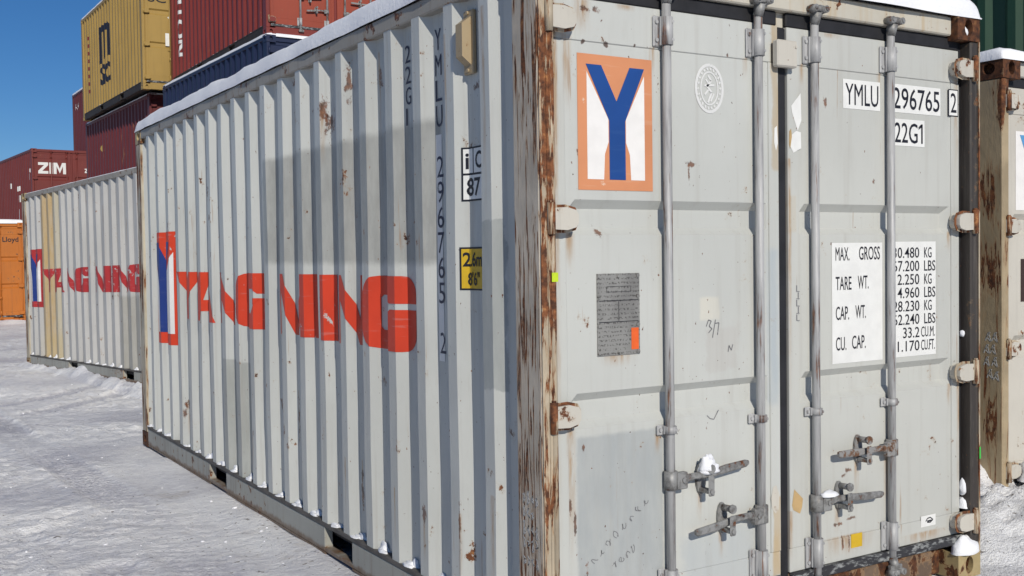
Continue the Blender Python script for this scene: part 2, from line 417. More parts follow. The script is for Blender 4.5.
def obj(name, me, mat, parent=None, **props):
    if isinstance(me, MB): me = me.mesh(name)
    o = bpy.data.objects.new(name, me)
    col.objects.link(o)
    if not me.materials: me.materials.append(None)
    o.material_slots[0].link = 'OBJECT'
    o.material_slots[0].material = M[mat] if isinstance(mat, str) else mat
    if parent is not None: o.parent = parent
    for k, v in props.items(): o[k] = v
    return o

def thing(name, label, cat, loc, rz=0.0, group=None):
    o = bpy.data.objects.new(name, None)
    col.objects.link(o)
    o.empty_display_size = .2
    o.location = loc; o.rotation_euler = rz if hasattr(rz, '__len__') else (0, 0, rz)
    o['label'] = label; o['category'] = cat
    if group: o['group'] = group
    return o

# ------------------------------------------------------------------ lettering
def text_poly(txt, height, xs=1.0, bold=0.0, spacing=1.0):
    """flat mesh of built-in-font text, baseline at 0, cap height = height; returns (verts, faces, width)"""
    key = ('txt', txt, bold, spacing)
    if key not in CACHE:
        cu = bpy.data.curves.new('t', 'FONT'); cu.body = txt; cu.size = 1.0; cu.offset = bold; cu.resolution_u = 3; cu.space_character = spacing
        o = bpy.data.objects.new('t', cu); col.objects.link(o)
        bpy.context.view_layer.update()
        me = bpy.data.meshes.new_from_object(o.evaluated_get(bpy.context.evaluated_depsgraph_get()))
        vs = [tuple(v.co) for v in me.vertices]; fs = [tuple(p.vertices) for p in me.polygons]
        bpy.data.objects.remove(o); bpy.data.curves.remove(cu); bpy.data.meshes.remove(me)
        CACHE[key] = (vs, fs)
    vs, fs = CACHE[key]
    k = height/0.685
    x0 = min(v[0] for v in vs)
    vs = [((v[0]-x0)*k*xs, v[1]*k) for v in vs]
    return vs, fs, max(v[0] for v in vs)

def text_fit(txt, w, h, bold=0.01):
    vs, fs, wd = text_poly(txt, h, 1.0, bold)
    return [(x*w/wd, y) for x, y in vs], fs

DOOR_Y = 0.05
def on_door(name, vs, fs, x, z, mat, parent, y=DOOR_Y-.0012):
    me = bpy.data.meshes.new(name)
    me.from_pydata([(x+a, y, z+b) for a, b in vs], [], fs)
    return obj(name, me, mat, parent)

def door_poly(name, polys, mat, parent, y=DOOR_Y-.0012, th=.0006):
    b = MB()
    for p in polys: b.prism([(x, y, z) for x, z in p], (0, -th, 0))
    return obj(name, b, mat, parent)

def rect(x0, x1, z0, z1): return [(x0, z0), (x1, z0), (x1, z1), (x0, z1)]

def ribbon(pts, w):
    """stroke through 2d points as quads"""
    out = []
    for (x0, z0), (x1, z1) in zip(pts, pts[1:]):
        l = math.hypot(x1-x0, z1-z0) or 1; nx, nz = -(z1-z0)/l*w/2, (x1-x0)/l*w/2
        out.append([(x0+nx, z0+nz), (x0-nx, z0-nz), (x1-nx, z1-nz), (x1+nx, z1+nz)])
    return out

# block letters on a unit cell (x 0..1, z 0..1), drawn heavy as on the container side
def arc_pts(cx, cz, rx, rz, a0, a1, n=7): return [(cx+rx*math.cos(R(a0+(a1-a0)*i/n)), cz+rz*math.sin(R(a0+(a1-a0)*i/n))) for i in range(n+1)]
LET = {
    'Y': [[(0, 1), (.34, 1), (.52, .66), (.70, 1), (1, 1), (.68, .42), (.68, 0), (.34, 0), (.34, .42)]],
    'A': [[(0, 0), (.30, 1), (.70, 1), (1, 0), (.68, 0), (.635, .2), (.365, .2), (.32, 0)], None, [(.42, .43), (.58, .43), (.5, .78)]],
    'N': [[(0, 0), (0, 1), (.26, 1), (.26, 0)], [(.26, 1), (.30, 1), (.74, .36), (.74, 0), (.70, 0), (.26, .64)], [(.74, 0), (.74, 1), (1, 1), (1, 0)]],
    'M': [[(0, 0), (0, 1), (.20, 1), (.20, 0)], [(.20, 1), (.25, 1), (.5, .08), (.5, 0), (.38, 0), (.20, .74)], [(.5, 0), (.5, .08), (.66, .66), (.66, .20), (.60, 0)], [(.66, 0), (.66, 1), (1, 1), (1, 0)]],
    'M3': [[(0, 0), (0, 1), (.24, 1), (.24, 0)], [(.24, 1), (.30, 1), (.5, .46), (.5, .06), (.24, .70)], [(.5, .06), (.5, .46), (.70, 1), (.76, 1), (.76, .70)], [(.76, 0), (.76, 1), (1, 1), (1, 0)]],
    'I': [[(0, 0), (0, 1), (1, 1), (1, 0)]],
    'G': [[(0, .74)]+arc_pts(.24, .74, .24, .26, 170, 90, 4)+[(.38, 1), (.38, 0)]+arc_pts(.24, .26, .24, .26, -90, -180, 4),
          [(.38, .72), (.38, 1)]+arc_pts(.78, .76, .22, .24, 90, 0, 5)+[(1, .635), (.66, .635), (.66, .69), (.63, .72)],
          [(.38, 0), (.38, .28), (.63, .28), (.68, .32), (.68, .555), (1, .555)]+arc_pts(.78, .22, .22, .22, 0, -90, 5), [(.60, .44), (.60, .555), (.68, .555), (.68, .44)]],
    'G2': [[(0, .74)]+arc_pts(.24, .74, .24, .26, 170, 90, 4)+[(.26, 1), (.26, 0)]+arc_pts(.24, .26, .24, .26, -90, -180, 4),
          [(.26, .70), (.26, 1)]+arc_pts(.78, .76, .22, .24, 90, 0, 5)+[(1, .635), (.60, .635), (.60, .69), (.56, .74), (.32, .74)],
          [(.26, 0), (.26, .30), (.32, .26), (.58, .26), (.62, .30), (.62, .555), (1, .555)]+arc_pts(.78, .22, .22, .22, 0, -90, 5), [(.54, .40), (.54, .50), (.62, .555), (.62, .37)]],
    'Z': [[(0, 1), (1, 1), (1, .76), (.62, .76), (0, .76)], [(.60, .76), (1, .76), (.40, .24), (0, .24)], [(0, 0), (0, .24), (1, .24), (1, 0)]],
}
PITCH_Y, FLAT, WEB, DEEP, Y0 = .279, .072, .048, .040, .336
def prof(y, z=0.0):
    t = (y-Y0) % PITCH_Y
    if t < FLAT: d = 0
    elif t < FLAT+WEB: d = (t-FLAT)/WEB
    elif t < PITCH_Y-WEB: d = 1
    else: d = (PITCH_Y-t)/WEB
    return .006+DEEP*d
def breaks(y0, y1):
    out = []
    k = math.floor((y0-Y0)/PITCH_Y)-1
    while True:
        b = Y0+k*PITCH_Y
        if b > y1: break
        for e in (0, FLAT, FLAT+WEB, PITCH_Y-WEB):
            if y0+1e-4 < b+e < y1-1e-4: out.append(b+e)
        k += 1
    return out
def wobble(y, z):
    return .0055*noise.noise(Vector((y*2.3, z*1.4, 3.3)))+.002*noise.noise(Vector((y*6, z*3, 9.1)))

def drape(name, polys, mat, parent, off=.0022, holes=()):
    """lay flat outlines (y, z) on the corrugated left wall: cut at every fold and push onto the sheet"""
    bm = bmesh.new()
    for p in polys:
        bm.faces.new([bm.verts.new((0, y, z)) for y, z in p])
    return drape_bm(name, bm, mat, parent, off)
def drape_bm(name, bm, mat, parent, off=.0022):
    bmesh.ops.triangulate(bm, faces=bm.faces)
    ys = [v.co.y for v in bm.verts]; zs = [v.co.z for v in bm.verts]
    for b in breaks(min(ys), max(ys)):
        bmesh.ops.bisect_plane(bm, geom=bm.verts[:]+bm.edges[:]+bm.faces[:], plane_co=(0, b, 0), plane_no=(0, 1, 0))
    z = math.ceil(min(zs)/.26)*.26
    while z < max(zs):
        bmesh.ops.bisect_plane(bm, geom=bm.verts[:]+bm.edges[:]+bm.faces[:], plane_co=(0, 0, z), plane_no=(0, 0, 1)); z += .26
    for v in bm.verts: v.co.x = prof(v.co.y)+wobble(v.co.y, v.co.z)-off
    me = bpy.data.meshes.new(name); bm.to_mesh(me); bm.free()
    return obj(name, me, mat, parent)
def drape_text(name, vs, fs, mat, parent, off=.0022):
    bm = bmesh.new()
    V = [bm.verts.new((0, y, z)) for y, z in vs]
    for f in fs:
        try: bm.faces.new([V[i] for i in f])
        except ValueError: pass
    return drape_bm(name, bm, mat, parent, off)

# ------------------------------------------------------------------ the container
W, L, H0 = 2.438, 6.058, 2.591
def m_casting(sx, sy, top, H):
    def f():
        b = MB(); cx, cy, cz = .162, .178, .118
        x0, x1 = (0, cx) if sx < 0 else (W-cx, W)
        y0, y1 = (0, cy) if sy < 0 else (L-cy, L)
        z0, z1 = (H-cz, H) if top else (0, cz)
        xo = x0 if sx < 0 else x1; yo = y0 if sy < 0 else y1
        b.holed((xo, y0, z0), (0, 1, 0), (0, 0, 1), cy, cz, (cy/2, cz/2), .040, .032, (-sx*.04, 0, 0))
        b.holed((x0, yo, z0), (1, 0, 0), (0, 0, 1), cx, cz, (cx/2, cz/2), .028, .040, (0, -sy*.04, 0))
        xi = x1 if sx < 0 else x0; yi = y1 if sy < 0 else y0
        o = len(b.v); b.v += [(xi, y0, z0), (xi, y1, z0), (xi, y1, z1), (xi, y0, z1), (x0, yi, z0), (x1, yi, z0), (x1, yi, z1), (x0, yi, z1)]
        b.face([o, o+1, o+2, o+3]); b.face([o+4, o+5, o+6, o+7])
        for z in (z0, z1):
            o = len(b.v); b.v += [(x0, y0, z), (x1, y0, z), (x1, y1, z), (x0, y1, z)]; b.face([o, o+1, o+2, o+3])
        me = b.mesh('corner_casting', False)
        bm = bmesh.new(); bm.from_mesh(me); bmesh.ops.remove_doubles(bm, verts=bm.verts, dist=1e-5)
        bmesh.ops.recalc_face_normals(bm, faces=bm.faces); bm.to_mesh(me); bm.free()
        return me
    return cached(('cast', sx, sy, top, H), f)

def m_wall(side, H):
    def f():
        ys = [.165]+breaks(.165, L-.15)+[L-.15]
        z0, z1 = .16, H-.075
        zs = [z0+(z1-z0)*i/10 for i in range(11)]
        b = MB(); n = len(ys)
        for z in zs:
            for y in ys:
                d = prof(y)+wobble(y, z)
                b.v.append((d if side < 0 else W-d, y, z))
        for j in range(len(zs)-1):
            for i in range(n-1):
                q = [j*n+i, j*n+i+1, (j+1)*n+i+1, (j+1)*n+i]
                b.face(q[::-1] if side < 0 else q)
        return b.mesh('side_wall', False)
    return cached(('wall', side, H), f)

def m_end_wall(H):
    def f():
        xs = [.1]; x = .14; k = 0
        pr = [(.1, 0)]
        while x < W-.25:
            pr += [(x, 0), (x+.018, .045), (x+.128, .045), (x+.146, 0)]; x += .25
        pr.append((W-.1, 0)); b = MB()
        for z in (.12, H-.08):
            for px, d in pr: b.v.append((px, L-.012-d, z))
        n = len(pr)
        for i in range(n-1): b.face([i, i+1, n+i+1, n+i])
        return b.mesh('end_wall')
    return cached(('end', H), f)

def m_roof(H):
    def f():
        b = MB(); ys = [.1]; pr = [(.1, 0)]; y = .2
        while y < L-.3:
            pr += [(y, 0), (y+.03, -.02), (y+.1, -.02), (y+.13, 0)]; y += .209
        pr.append((L-.1, 0)); n = len(pr)
        for x in (.03, W-.03):
            for py, d in pr: b.v.append((x, py, H-.014+d))
        for i in range(n-1): b.face([i, n+i, n+i+1, i+1])
        return b.mesh('roof')
    return cached(('roof', H), f)

def m_brail(side):
    def f():
        b = MB()
        xa, xb = (.004, .05) if side < 0 else (W-.004, W-.05)
        P1, P2 = (1.70, 2.05), (3.74, 4.11)
        for y0, y1 in ((.178, P1[0]), (P1[1], P2[0]), (P2[1], L-.178)):
            b.box(xa, xb, y0, y1, .02, .15, .004)
            b.box(xa, xb+.05*(1 if side < 0 else -1), y0, y1, .008, .0195)
        for y0, y1 in (P1, P2): b.box(xa, xb, y0, y1, .02, .042, .003)
        return b.mesh('bottom_rail')
    return cached(('brail', side), f)

def m_door(x0, x1, H):
    """pressed door leaf with two horizontal recesses inside a slightly proud frame"""
    def f():
        z0, z1 = .195, H-.158
        b = MB(); D = DOOR_Y
        s = H/2.591
        b.box(x0, x1, D, D+.03, z1-.15, z1, .003)          # top band
        b.box(x0, x1, D, D+.03, z0, z0+.10, .003)           # bottom band
        b.box(x0, x0+.055, D-.003, D+.03, z0+.1005, z1-.1505, .003)
        b.box(x1-.055, x1, D-.003, D+.03, z0+.1005, z1-.1505, .003)
        xa, xb = x0+.0552, x1-.0552
        zs = [(z0+.101, 0), (.893*s, 0), (.922*s, .030), (.992*s, .030), (1.022*s, 0), (1.590*s, 0), (1.618*s, .030), (1.686*s, .030), (1.718*s, 0), (z1-.151, 0)]
        xs = [(xa, 0), (xa+.012, 0), (xa+.042, 1), (xb-.042, 1), (xb-.012, 0), (xb, 0)]
        o = len(b.v)
        for z, d in zs:
            for x, e in xs: b.v.append((x, D+.003+d*e, z))
        n = len(xs)
        for j in range(len(zs)-1):
            for i in range(n-1): b.face([o+j*n+i, o+j*n+i+1, o+(j+1)*n+i+1, o+(j+1)*n+i])
        return b.mesh('door')
    return cached(('door', x0, H), f)

def m_bar(x, H):
    def f():
        b = MB()
        b.cyl((x, BY, .10), (x, BY, H-.085), .0175, n=14, caps=True)
        return b.mesh('locking_bar')
    return cached(('bar', x, H), f)
def m_cam(x, H, top):
    def f():
        b = MB(); z = H-.085 if top else .115; s = 1 if top else -1; y = .006
        b.cyl((x, BY, z-.050*s), (x, y+.006, z-.004*s), .0215, .020, n=10)
        b.cyl((x, y+.006, z-.004*s), (x, y+.006, z+.020*s), .021, n=10)
        for q in (-1, 1):
            b.cyl((x+.031*q, y-.020, z+.006*s), (x+.031*q, y+.022, z+.006*s), .015, n=9)
            b.cyl((x+.031*q, y-.024, z+.006*s), (x+.031*q, y-.020, z+.006*s), .008, n=8)
        b.box(x-.036, x+.038, y-.004, y+.02, z-.010, z+.024, .004)
        return b.mesh('cam_keeper')
    return cached(('cam', x, H, top), f)
def m_bracket(x, z0, z1, left=True):
    def f():
        b = MB(); s = -1 if left else 1
        b.cyl((x, BY, z0+.006), (x, BY, z1-.006), .0255, n=14)
        b.box(x+.018*s, x+.052*s, .040, .0485, z0, z1, .004)
        b.box(x+.016*s, x+.028*s, BY, .040, z0+.004, z1-.004, .002)
        b.box(x-.0255, x+.0255, BY, .0485, z0+.006, z1-.006, .002)
        for zz in ((z0+.024, z1-.024) if z1-z0 > .07 else ((z0+z1)/2,)):
            b.cyl((x+.038*s, .0395, zz), (x+.038*s, .034, zz), .0075, n=8)
            b.cyl((x+.012, BY-.021, zz), (x+.012, BY-.026, zz), .006, n=8)
        return b.mesh('bar_bracket')
    return cached(('brk', x, z0, left), f)
def m_hinge(side, z):
    def f():
        b = MB()
        fx = (lambda x: x) if side < 0 else (lambda x: W-x)
        pts = [(.030, -.036), (.112, -.040), (.150, -.030), (.160, -.014), (.160, .014), (.150, .030), (.112, .040), (.030, .036)]
        b.prism([(fx(px), -.008, z+pz) for px, pz in pts], (0, .012, 0))
        b.prism([(fx(px), .0042, z+pz*.96) for px, pz in pts if px > .1]+[(fx(.066), .0042, z+.036), (fx(.066), .0042, z-.036)], (0, .043, 0))
        return b.mesh('hinge')
    return cached(('hinge', side, z), f)
def m_pin(side, z):
    def f():
        b = MB(); x = .044 if side < 0 else W-.044
        b.cyl((x, -.008, z-.055), (x, -.008, z+.055), .0145, n=12); b.cyl((x, -.008, z+.055), (x, -.008, z+.062), .009, n=10)
        fx = (lambda q: q) if side < 0 else (lambda q: W-q)
        b.prism([(fx(px), .010, z+pz) for px, pz in ((.030, -.047), (.115, -.050), (.158, -.040), (.171, -.016), (.171, .016), (.158, .040), (.115, .050), (.030, .047))], (0, .003, 0))
        return b.mesh('hinge_pin')
    return cached(('pin', side, z), f)
def m_handle(xp, xt, zp, zt):
    def f():
        b = MB(); s = 1 if xt > xp else -1
        b.cyl((xp, BY, zp-.035), (xp, BY, zp+.035), .0265, n=12)
        b.box(xp+.012*s, xp+.062*s, BY-.030, BY-.002, zp-.034, zp+.030, .004)
        b.cyl((xp+.042*s, BY-.030, zp), (xp+.042*s, BY-.036, zp), .011, n=8)
        pts = [(xp+.045*s, zp), (xp+.10*s, zp+.008), (xp+.17*s, zp+.006), (xt-.11*s, zp+(zt-zp)*.62), (xt-.012*s, zt-.002), (xt, zt)]
        hw = [.017, .012, .013, .016, .014, .009]; ys = [.004, .000, -.002, -.004, -.006, -.006]
        o = len(b.v)
        for (x, z), w, y in zip(pts, hw, ys):
            b.v += [(x, y, z-w*.6), (x, y, z+w*.6), (x, y+.004, z+w), (x, y+.012, z+w), (x, y+.012, z-w), (x, y+.004, z-w)]
        for i in range(len(pts)-1):
            for k in range(6): b.face([o+6*i+k, o+6*i+(k+1) % 6, o+6*i+6+(k+1) % 6, o+6*i+6+k])
        b.face([o+k for k in range(6)]); b.face([o+6*(len(pts)-1)+k for k in range(6)])
        return b.mesh('handle')
    return cached(('hand', xp, zp, xt), f)
def m_latch(x, z):
    def f():
        b = MB()
        ov = lambda a, h: [(x+a*math.cos(t)*(1 if abs(math.sin(t)) < .9 else .9), z+h*math.sin(t)) for t in [2*math.pi*i/14 for i in range(14)]]
        b.prism([(px, .040, pz) for px, pz in ov(.024, .062)], (0, .0095, 0))
        b.box(x-.013, x+.013, -.018, .040, z-.052, z-.034, .004)
        b.box(x-.015, x+.015, -.022, -.012, z-.060, z+.020, .005)
        b.cyl((x+.002, .040, z+.042), (x+.002, -.010, z+.044), .013, n=10)
        b.cyl((x+.002, -.010, z+.044), (x+.002, -.020, z+.044), .018, n=10)
        b.cyl((x-.002, -.022, z-.042), (x-.002, -.028, z-.042), .010, n=8)
        return b.mesh('handle_latch')
    return cached(('latch', x, z), f)

BY = .028
BARS = (.594, 1.064, 1.381, 1.853)
HINGES = (2.345, 1.647, .954, .258)
HANDLES = ((.594, .965, .664, .694), (1.064, .690, .472, .456), (1.853, 1.480, .656, .668), (1.381, 1.758, .472, .468))
LATCH = ((.758, .650), (.866, .480), (1.652, .668), (1.532, .482))

def container(name, label, loc, rz, body, H=H0, frame=None, rail=None, brail=None, side=None, doors=None, castings='rust', posts=None,
              hinge=None, bar='bar', group=None, door_end=True, header=None, sill=None, gasket='rubber'):
    frame = frame or body; rail = rail or frame; brail = brail or frame; side = side or body; posts = posts or [frame]*4
    doors = doors or (body, body); hinge = hinge or frame; header = header or frame; sill = sill or frame
    t = thing(name, label, 'shipping container', loc, rz, group)
    for i, (sx, sy) in enumerate(((-1, -1), (1, -1), (-1, 1), (1, 1))):
        for top in (False, True):
            cm = castings if isinstance(castings, str) else castings[(i, top)] if (i, top) in castings else 'rust'
            obj('corner_casting', m_casting(sx, sy, top, H), cm, t)
        def fp(sx=sx, sy=sy):
            b = MB()
            x0, x1 = (.002, .062) if sx < 0 else (W-.062, W-.002)
            y0, y1 = (.003, .172) if sy < 0 else (L-.16, L-.003)
            b.box(x0, x1, y0, y1, .1182, H-.1182, .007)
            return b.mesh('corner_post')
        obj('corner_post', cached(('post', sx, sy, H), fp), posts[i], t)
    for s in (-1, 1):
        obj('side_wall', m_wall(s, H), side, t)
        def fr(s=s):
            b = MB(); xa, xb = (.002, .062) if s < 0 else (W-.002, W-.062)
            b.box(xa, xb, .1785, L-.1785, H-.082, H-.014, .006)
            return b.mesh('top_rail')
        obj('top_rail', cached(('trail', s, H), fr), rail, t)
        obj('bottom_rail', m_brail(s), brail, t)
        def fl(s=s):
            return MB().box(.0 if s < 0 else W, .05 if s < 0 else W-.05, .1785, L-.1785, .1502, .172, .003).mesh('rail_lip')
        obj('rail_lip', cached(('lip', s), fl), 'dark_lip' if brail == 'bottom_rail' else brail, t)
    obj('end_wall', m_end_wall(H), body, t)
    obj('roof', m_roof(H), body, t)
    obj('floor', cached('floor', lambda: MB().box(.06, W-.06, .15, L-.1, .10, .149).mesh('floor')), 'dark', t)
    def fe():
        return MB().box(.163, W-.163, L-.06, L-.004, H-.1, H-.014, .005).mesh('end_header')
    obj('end_header', cached(('ef', H), fe), frame, t)
    obj('end_sill', cached('es', lambda: MB().box(.163, W-.163, L-.06, L-.004, .01, .125, .005).mesh('end_sill')), frame, t)
    def fh():
        b = MB(); b.box(.163, W-.163, .030, .12, H-.098, H-.012, .006); b.box(.064, W-.064, .075, .12, H-.2, H-.0985); return b.mesh('header')
    obj('header', cached(('hd', H), fh), header, t)
    def fs():
        b = MB(); b.box(.163, W-.30, .036, .12, .008, .150, .006); b.box(W-.30, W-.163, .10, .12, .008, .15, .004); b.box(.064, W-.064, .055, .14, .1502, .188, .004); return b.mesh('sill')
    obj('sill', cached('sill', fs), sill, t)
    D = []
    for k, (x0, x1) in enumerate(((.088, W/2-.026), (W/2+.026, W-.088))):
        d = obj('door', m_door(x0, x1, H), doors[k], t); D.append(d)
        def fg(x0=x0, x1=x1, k=k):
            b = MB()
            xa, xb = (.0635, x0-.0005) if k == 0 else (x1+.0005, W-.0635)
            b.box(xa, xb, .058, .078, .16, H-.11)
            b.box(x0, x1, .053, .075, H-.1575, H-.0985, .006)
            if k == 0: b.box(x1+.0005, x1+.0515, .054, .078, .17, H-.16, .008)
            return b.mesh('gasket')
        obj('gasket', cached(('gk', k, H), fg), gasket, d)
        obj('gasket', cached(('gb', k), lambda: MB().box(x0, x1, .046, .062, .1885, .1945).mesh('gasket')) if False else cached(('gb', k), lambda: MB().box(x0, x1, .030, .0545, .152, .1945, .004).mesh('gasket')), 'worn_rubber', d)
        for z in HINGES:
            obj('hinge', m_hinge(-1 if k == 0 else 1, z), hinge, d)
            obj('hinge_pin', m_pin(-1 if k == 0 else 1, z), 'post_front' if bar == 'bar' else hinge, d)
        for x in BARS[2*k:2*k+2]:
            obj('locking_bar', m_bar(x, H), bar, d)
            for top in (True, False): obj('cam_keeper', m_cam(x, H, top), 'handle' if bar == 'bar' else bar, d)
            obj('bar_bracket', m_bracket(x, H-.300, H-.185), bar, d)
            obj('bar_bracket', m_bracket(x, .200, .330), bar, d)
            obj('bar_bracket', m_bracket(x, .836, .876), bar, d)
    for i, (xp, xt, zp, zt) in enumerate(HANDLES):
        d = D[0] if i < 2 else D[1]
        mt = ('handle', 'handle', 'handle_rusty', 'handle')[i] if bar == 'bar' else bar
        obj('handle', m_handle(xp, xt, zp, zt), mt, d)
        obj('handle_latch', m_latch(*LATCH[i]), mt, d)
    return t, D

# ------------------------------------------------------------------ ground
LANES = []
def lane(pts, w, depth, pitch):
    segs = []; acc = 0
    for p, q in zip(pts, pts[1:]):
        dx, dy = q[0]-p[0], q[1]-p[1]; l = math.hypot(dx, dy); segs.append((p[0], p[1], dx/l, dy/l, l, acc)); acc += l
    xs = [p[0] for p in pts]; ys = [p[1] for p in pts]
    LANES.append((segs, w, depth, pitch, min(xs)-w, max(xs)+w, min(ys)-w, max(ys)+w))
def curve(f, y0, y1, n=24): return [(f(y0+(y1-y0)*i/n), y0+(y1-y0)*i/n) for i in range(n+1)]
lane(curve(lambda y: -.62-.02*y+.10*math.sin(y*.5), -4, 26), .17, .014, .105)
lane(curve(lambda y: -2.30-.02*y+.10*math.sin(y*.5), -4, 26), .17, .014, .105)
lane(curve(lambda y: -1.25-.16*y+.10*math.sin(y*.4+1), -4, 20), .15, .012, .09)
lane(curve(lambda y: -2.75-.16*y+.10*math.sin(y*.4+1), -4, 20), .15, .012, .09)
lane([(-6+.35*i, 3.9+.26*i+.0035*i*i) for i in range(22)], .16, .016, .10)
lane([(-6+.35*i, 5.3+.24*i+.0035*i*i) for i in range(22)], .16, .016, .10)
lane([(-3.6+.22*i, -.6+.30*i-.004*i*i) for i in range(13)], .14, .012, .085)
PACK = 0.0
def ground_z(x, y):
    global PACK
    PACK = 0.0
    base = -.035*min(1, max(0, (y-6.0)/2.5))
    v = Vector((x, y, 0))
    z = .030*noise.noise(v*.45)+.018*noise.noise(v*1.3+Vector((5, 2, 0)))
    if -30 < x < 12 and -8 < y < 40:
        rough = .018*noise.noise(Vector((x*3.0, y*6.5, 4.0)))+.018*noise.noise(v*8.5)+.016*noise.noise(v*19)+.007*noise.noise(v*37)
        fresh = .5+.5*math.tanh(4*noise.noise(v*.8+Vector((3, 9, 0)))+.8)
        for segs, w, depth, pitch, xa, xb, ya, yb in LANES:
            if not (xa-.1 < x < xb+.1 and ya-.1 < y < yb+.1): continue
            best = 9; al = 0; sg = 1
            for px, py, dx, dy, l, acc in segs:
                rx, ry = x-px, y-py; t = min(l, max(0, rx*dx+ry*dy)); q = (rx-t*dx)**2+(ry-t*dy)**2
                if q < best: best = q; al = acc+t; sg = rx*dy-ry*dx
            dd = math.sqrt(best)
            if dd > w*1.55: continue
            k = min(1, max(0, (w-dd)/(.25*w)))
            keep = min(1, max(0, .80+1.3*noise.noise(v*.55+Vector((w*40, depth*900, 0)))))
            lug = math.sin((al+.55*dd*(1 if sg > 0 else -1)+.012*noise.noise(v*9))*2*math.pi/pitch)
            lug = math.tanh(2.2*lug)
            kk = k*keep
            z += kk*(-depth+.0125*lug*(1-.5*min(1, dd/w)))
            if k < 1: z += keep*.012*max(0, 1-abs(dd-w*1.12)/(w*.32))*(1+noise.noise(v*7))
            rough *= 1-.72*kk
            PACK = max(PACK, kk*(.75-.35*lug))
        z += rough*(.38+.85*fresh)
        PACK = max(PACK, .55*(1-fresh))
    d = max(abs(x-1.22)-1.35, abs(y-3.03)-3.15)
    
    k = min(1, max(0, d/.8))
    z = z*k-.012*(1-k)
    # a heap of ploughed snow in front of the white container on the right
    hx, hy = (x-4.1)/1.75, (y-.62)/.95
    r = hx*hx+hy*hy
    if r < 1: z += (.27+.10*noise.noise(v*3.2)+.09*noise.noise(v*7.5)+.05*noise.noise(v*16))*(1-r)**.9
    # berms: thrown-up snow along the second container and the stacks
    for ax, ay, bx, by, h, w in ((-.03, .1, -.03, 5.2, .022, .22), (1.12, 8.5, .62, 12.0, .135, .24), (.62, 12.0, .27, 14.5, .085, .2), (2.9, 13.5, 2.7, 26.5, .22, .5), (-3, 26.6, 1.8, 26.8, .10, .4)):
        px, py = x-ax, y-ay; dx, dy = bx-ax, by-ay; l2 = dx*dx+dy*dy
        t = min(1, max(0, (px*dx+py*dy)/l2)); q = math.hypot(px-t*dx, py-t*dy)
        if q < w: z += h*(1-(q/w)**2)*(.8+.5*noise.noise(v*2.5))
    return base+z

def axis_pts(segs):
    out = []
    for a, b, s in segs:
        n = max(1, round((b-a)/s)); out += [a+(b-a)*i/n for i in range(n)]
    out.append(segs[-1][1]); return out
gx = axis_pts([(-2500, -600, 500), (-600, -120, 120), (-120, -40, 16), (-40, -14, 2), (-14, -6, .4), (-6, -3.2, .08), (-3.2, 1.0, .03), (1.0, 2.4, .14), (2.4, 5.0, .04), (5, 10, .5), (10, 40, 3), (40, 120, 16), (120, 600, 120), (600, 2500, 500)])
gy = axis_pts([(-2500, -600, 500), (-600, -120, 120), (-120, -20, 20), (-20, -4, 1), (-4, -1.2, .2), (-1.2, 6.5, .028), (6.5, 11, .045), (11, 18, .08), (18, 30, .2), (30, 60, 1.5), (60, 120, 12), (120, 600, 80), (600, 2500, 500)])
gb = MB(); nx = len(gx)
packed = []
for y in gy:
    for x in gx:
        gb.v.append((x, y, ground_z(x, y))); packed.append(PACK)
for j in range(len(gy)-1):
    for i in range(nx-1): gb.face([j*nx+i, j*nx+i+1, (j+1)*nx+i+1, (j+1)*nx+i], True)
g = NG('packed_snow')
na = g.noise((.9, 1.2, 1), 5, .6, vec=g.P0); nb = g.noise((14, 20, 14), 7, .7, vec=g.P0); nc = g.noise(70, 4, .7, vec=g.P0); nd = g.noise(1.7, 5, .65, vec=g.P0)
an = g.n('ShaderNodeAttribute'); an.attribute_name = 'packed'
pk = g.math('ADD', an.outputs['Fac'], g.math('MULTIPLY', g.math('SUBTRACT', na, .49), 2.3), True)
pk = g.math('ADD', pk, g.math('MULTIPLY', g.math('SUBTRACT', nb, .5), 1.7), True)
cc = g.mix(pk, (.96, .96, .965), (.62, .62, .675))
cc = g.mix(g.math('MULTIPLY', g.step(nd, .60, .74), .30), cc, (.52, .50, .49))
speck = g.noise(26, 3, .5, vec=g.P0)
xo = g.xyz()
near = g.math('MULTIPLY', g.step(xo[0], -1.4, -.1), g.step(xo[1], 6.5, 2.0))
spk = g.math('ADD', speck, g.math('MULTIPLY', near, .06))
cc = g.mix(g.math('MULTIPLY', g.step(spk, .715, .74), .8), cc, (.16, .13, .11))
cc = g.mix(g.math('MULTIPLY', g.step(g.math('ADD', nd, g.math('MULTIPLY', near, .12)), .64, .80), .4), cc, (.45, .38, .30))
hgt = g.math('ADD', nb, g.math('MULTIPLY', nc, .6))
M['packed_snow'] = g.finish(cc, g.step(pk, 0, 1, .8, .42), bump=hgt, bs=.75, bd=.036, spec=.3)
gm = gb.mesh('snowy_ground', False)
at = gm.attributes.new('packed', 'FLOAT', 'POINT'); at.data.foreach_set('value', packed)
obj('ground', gm, 'packed_snow', None, kind='structure')

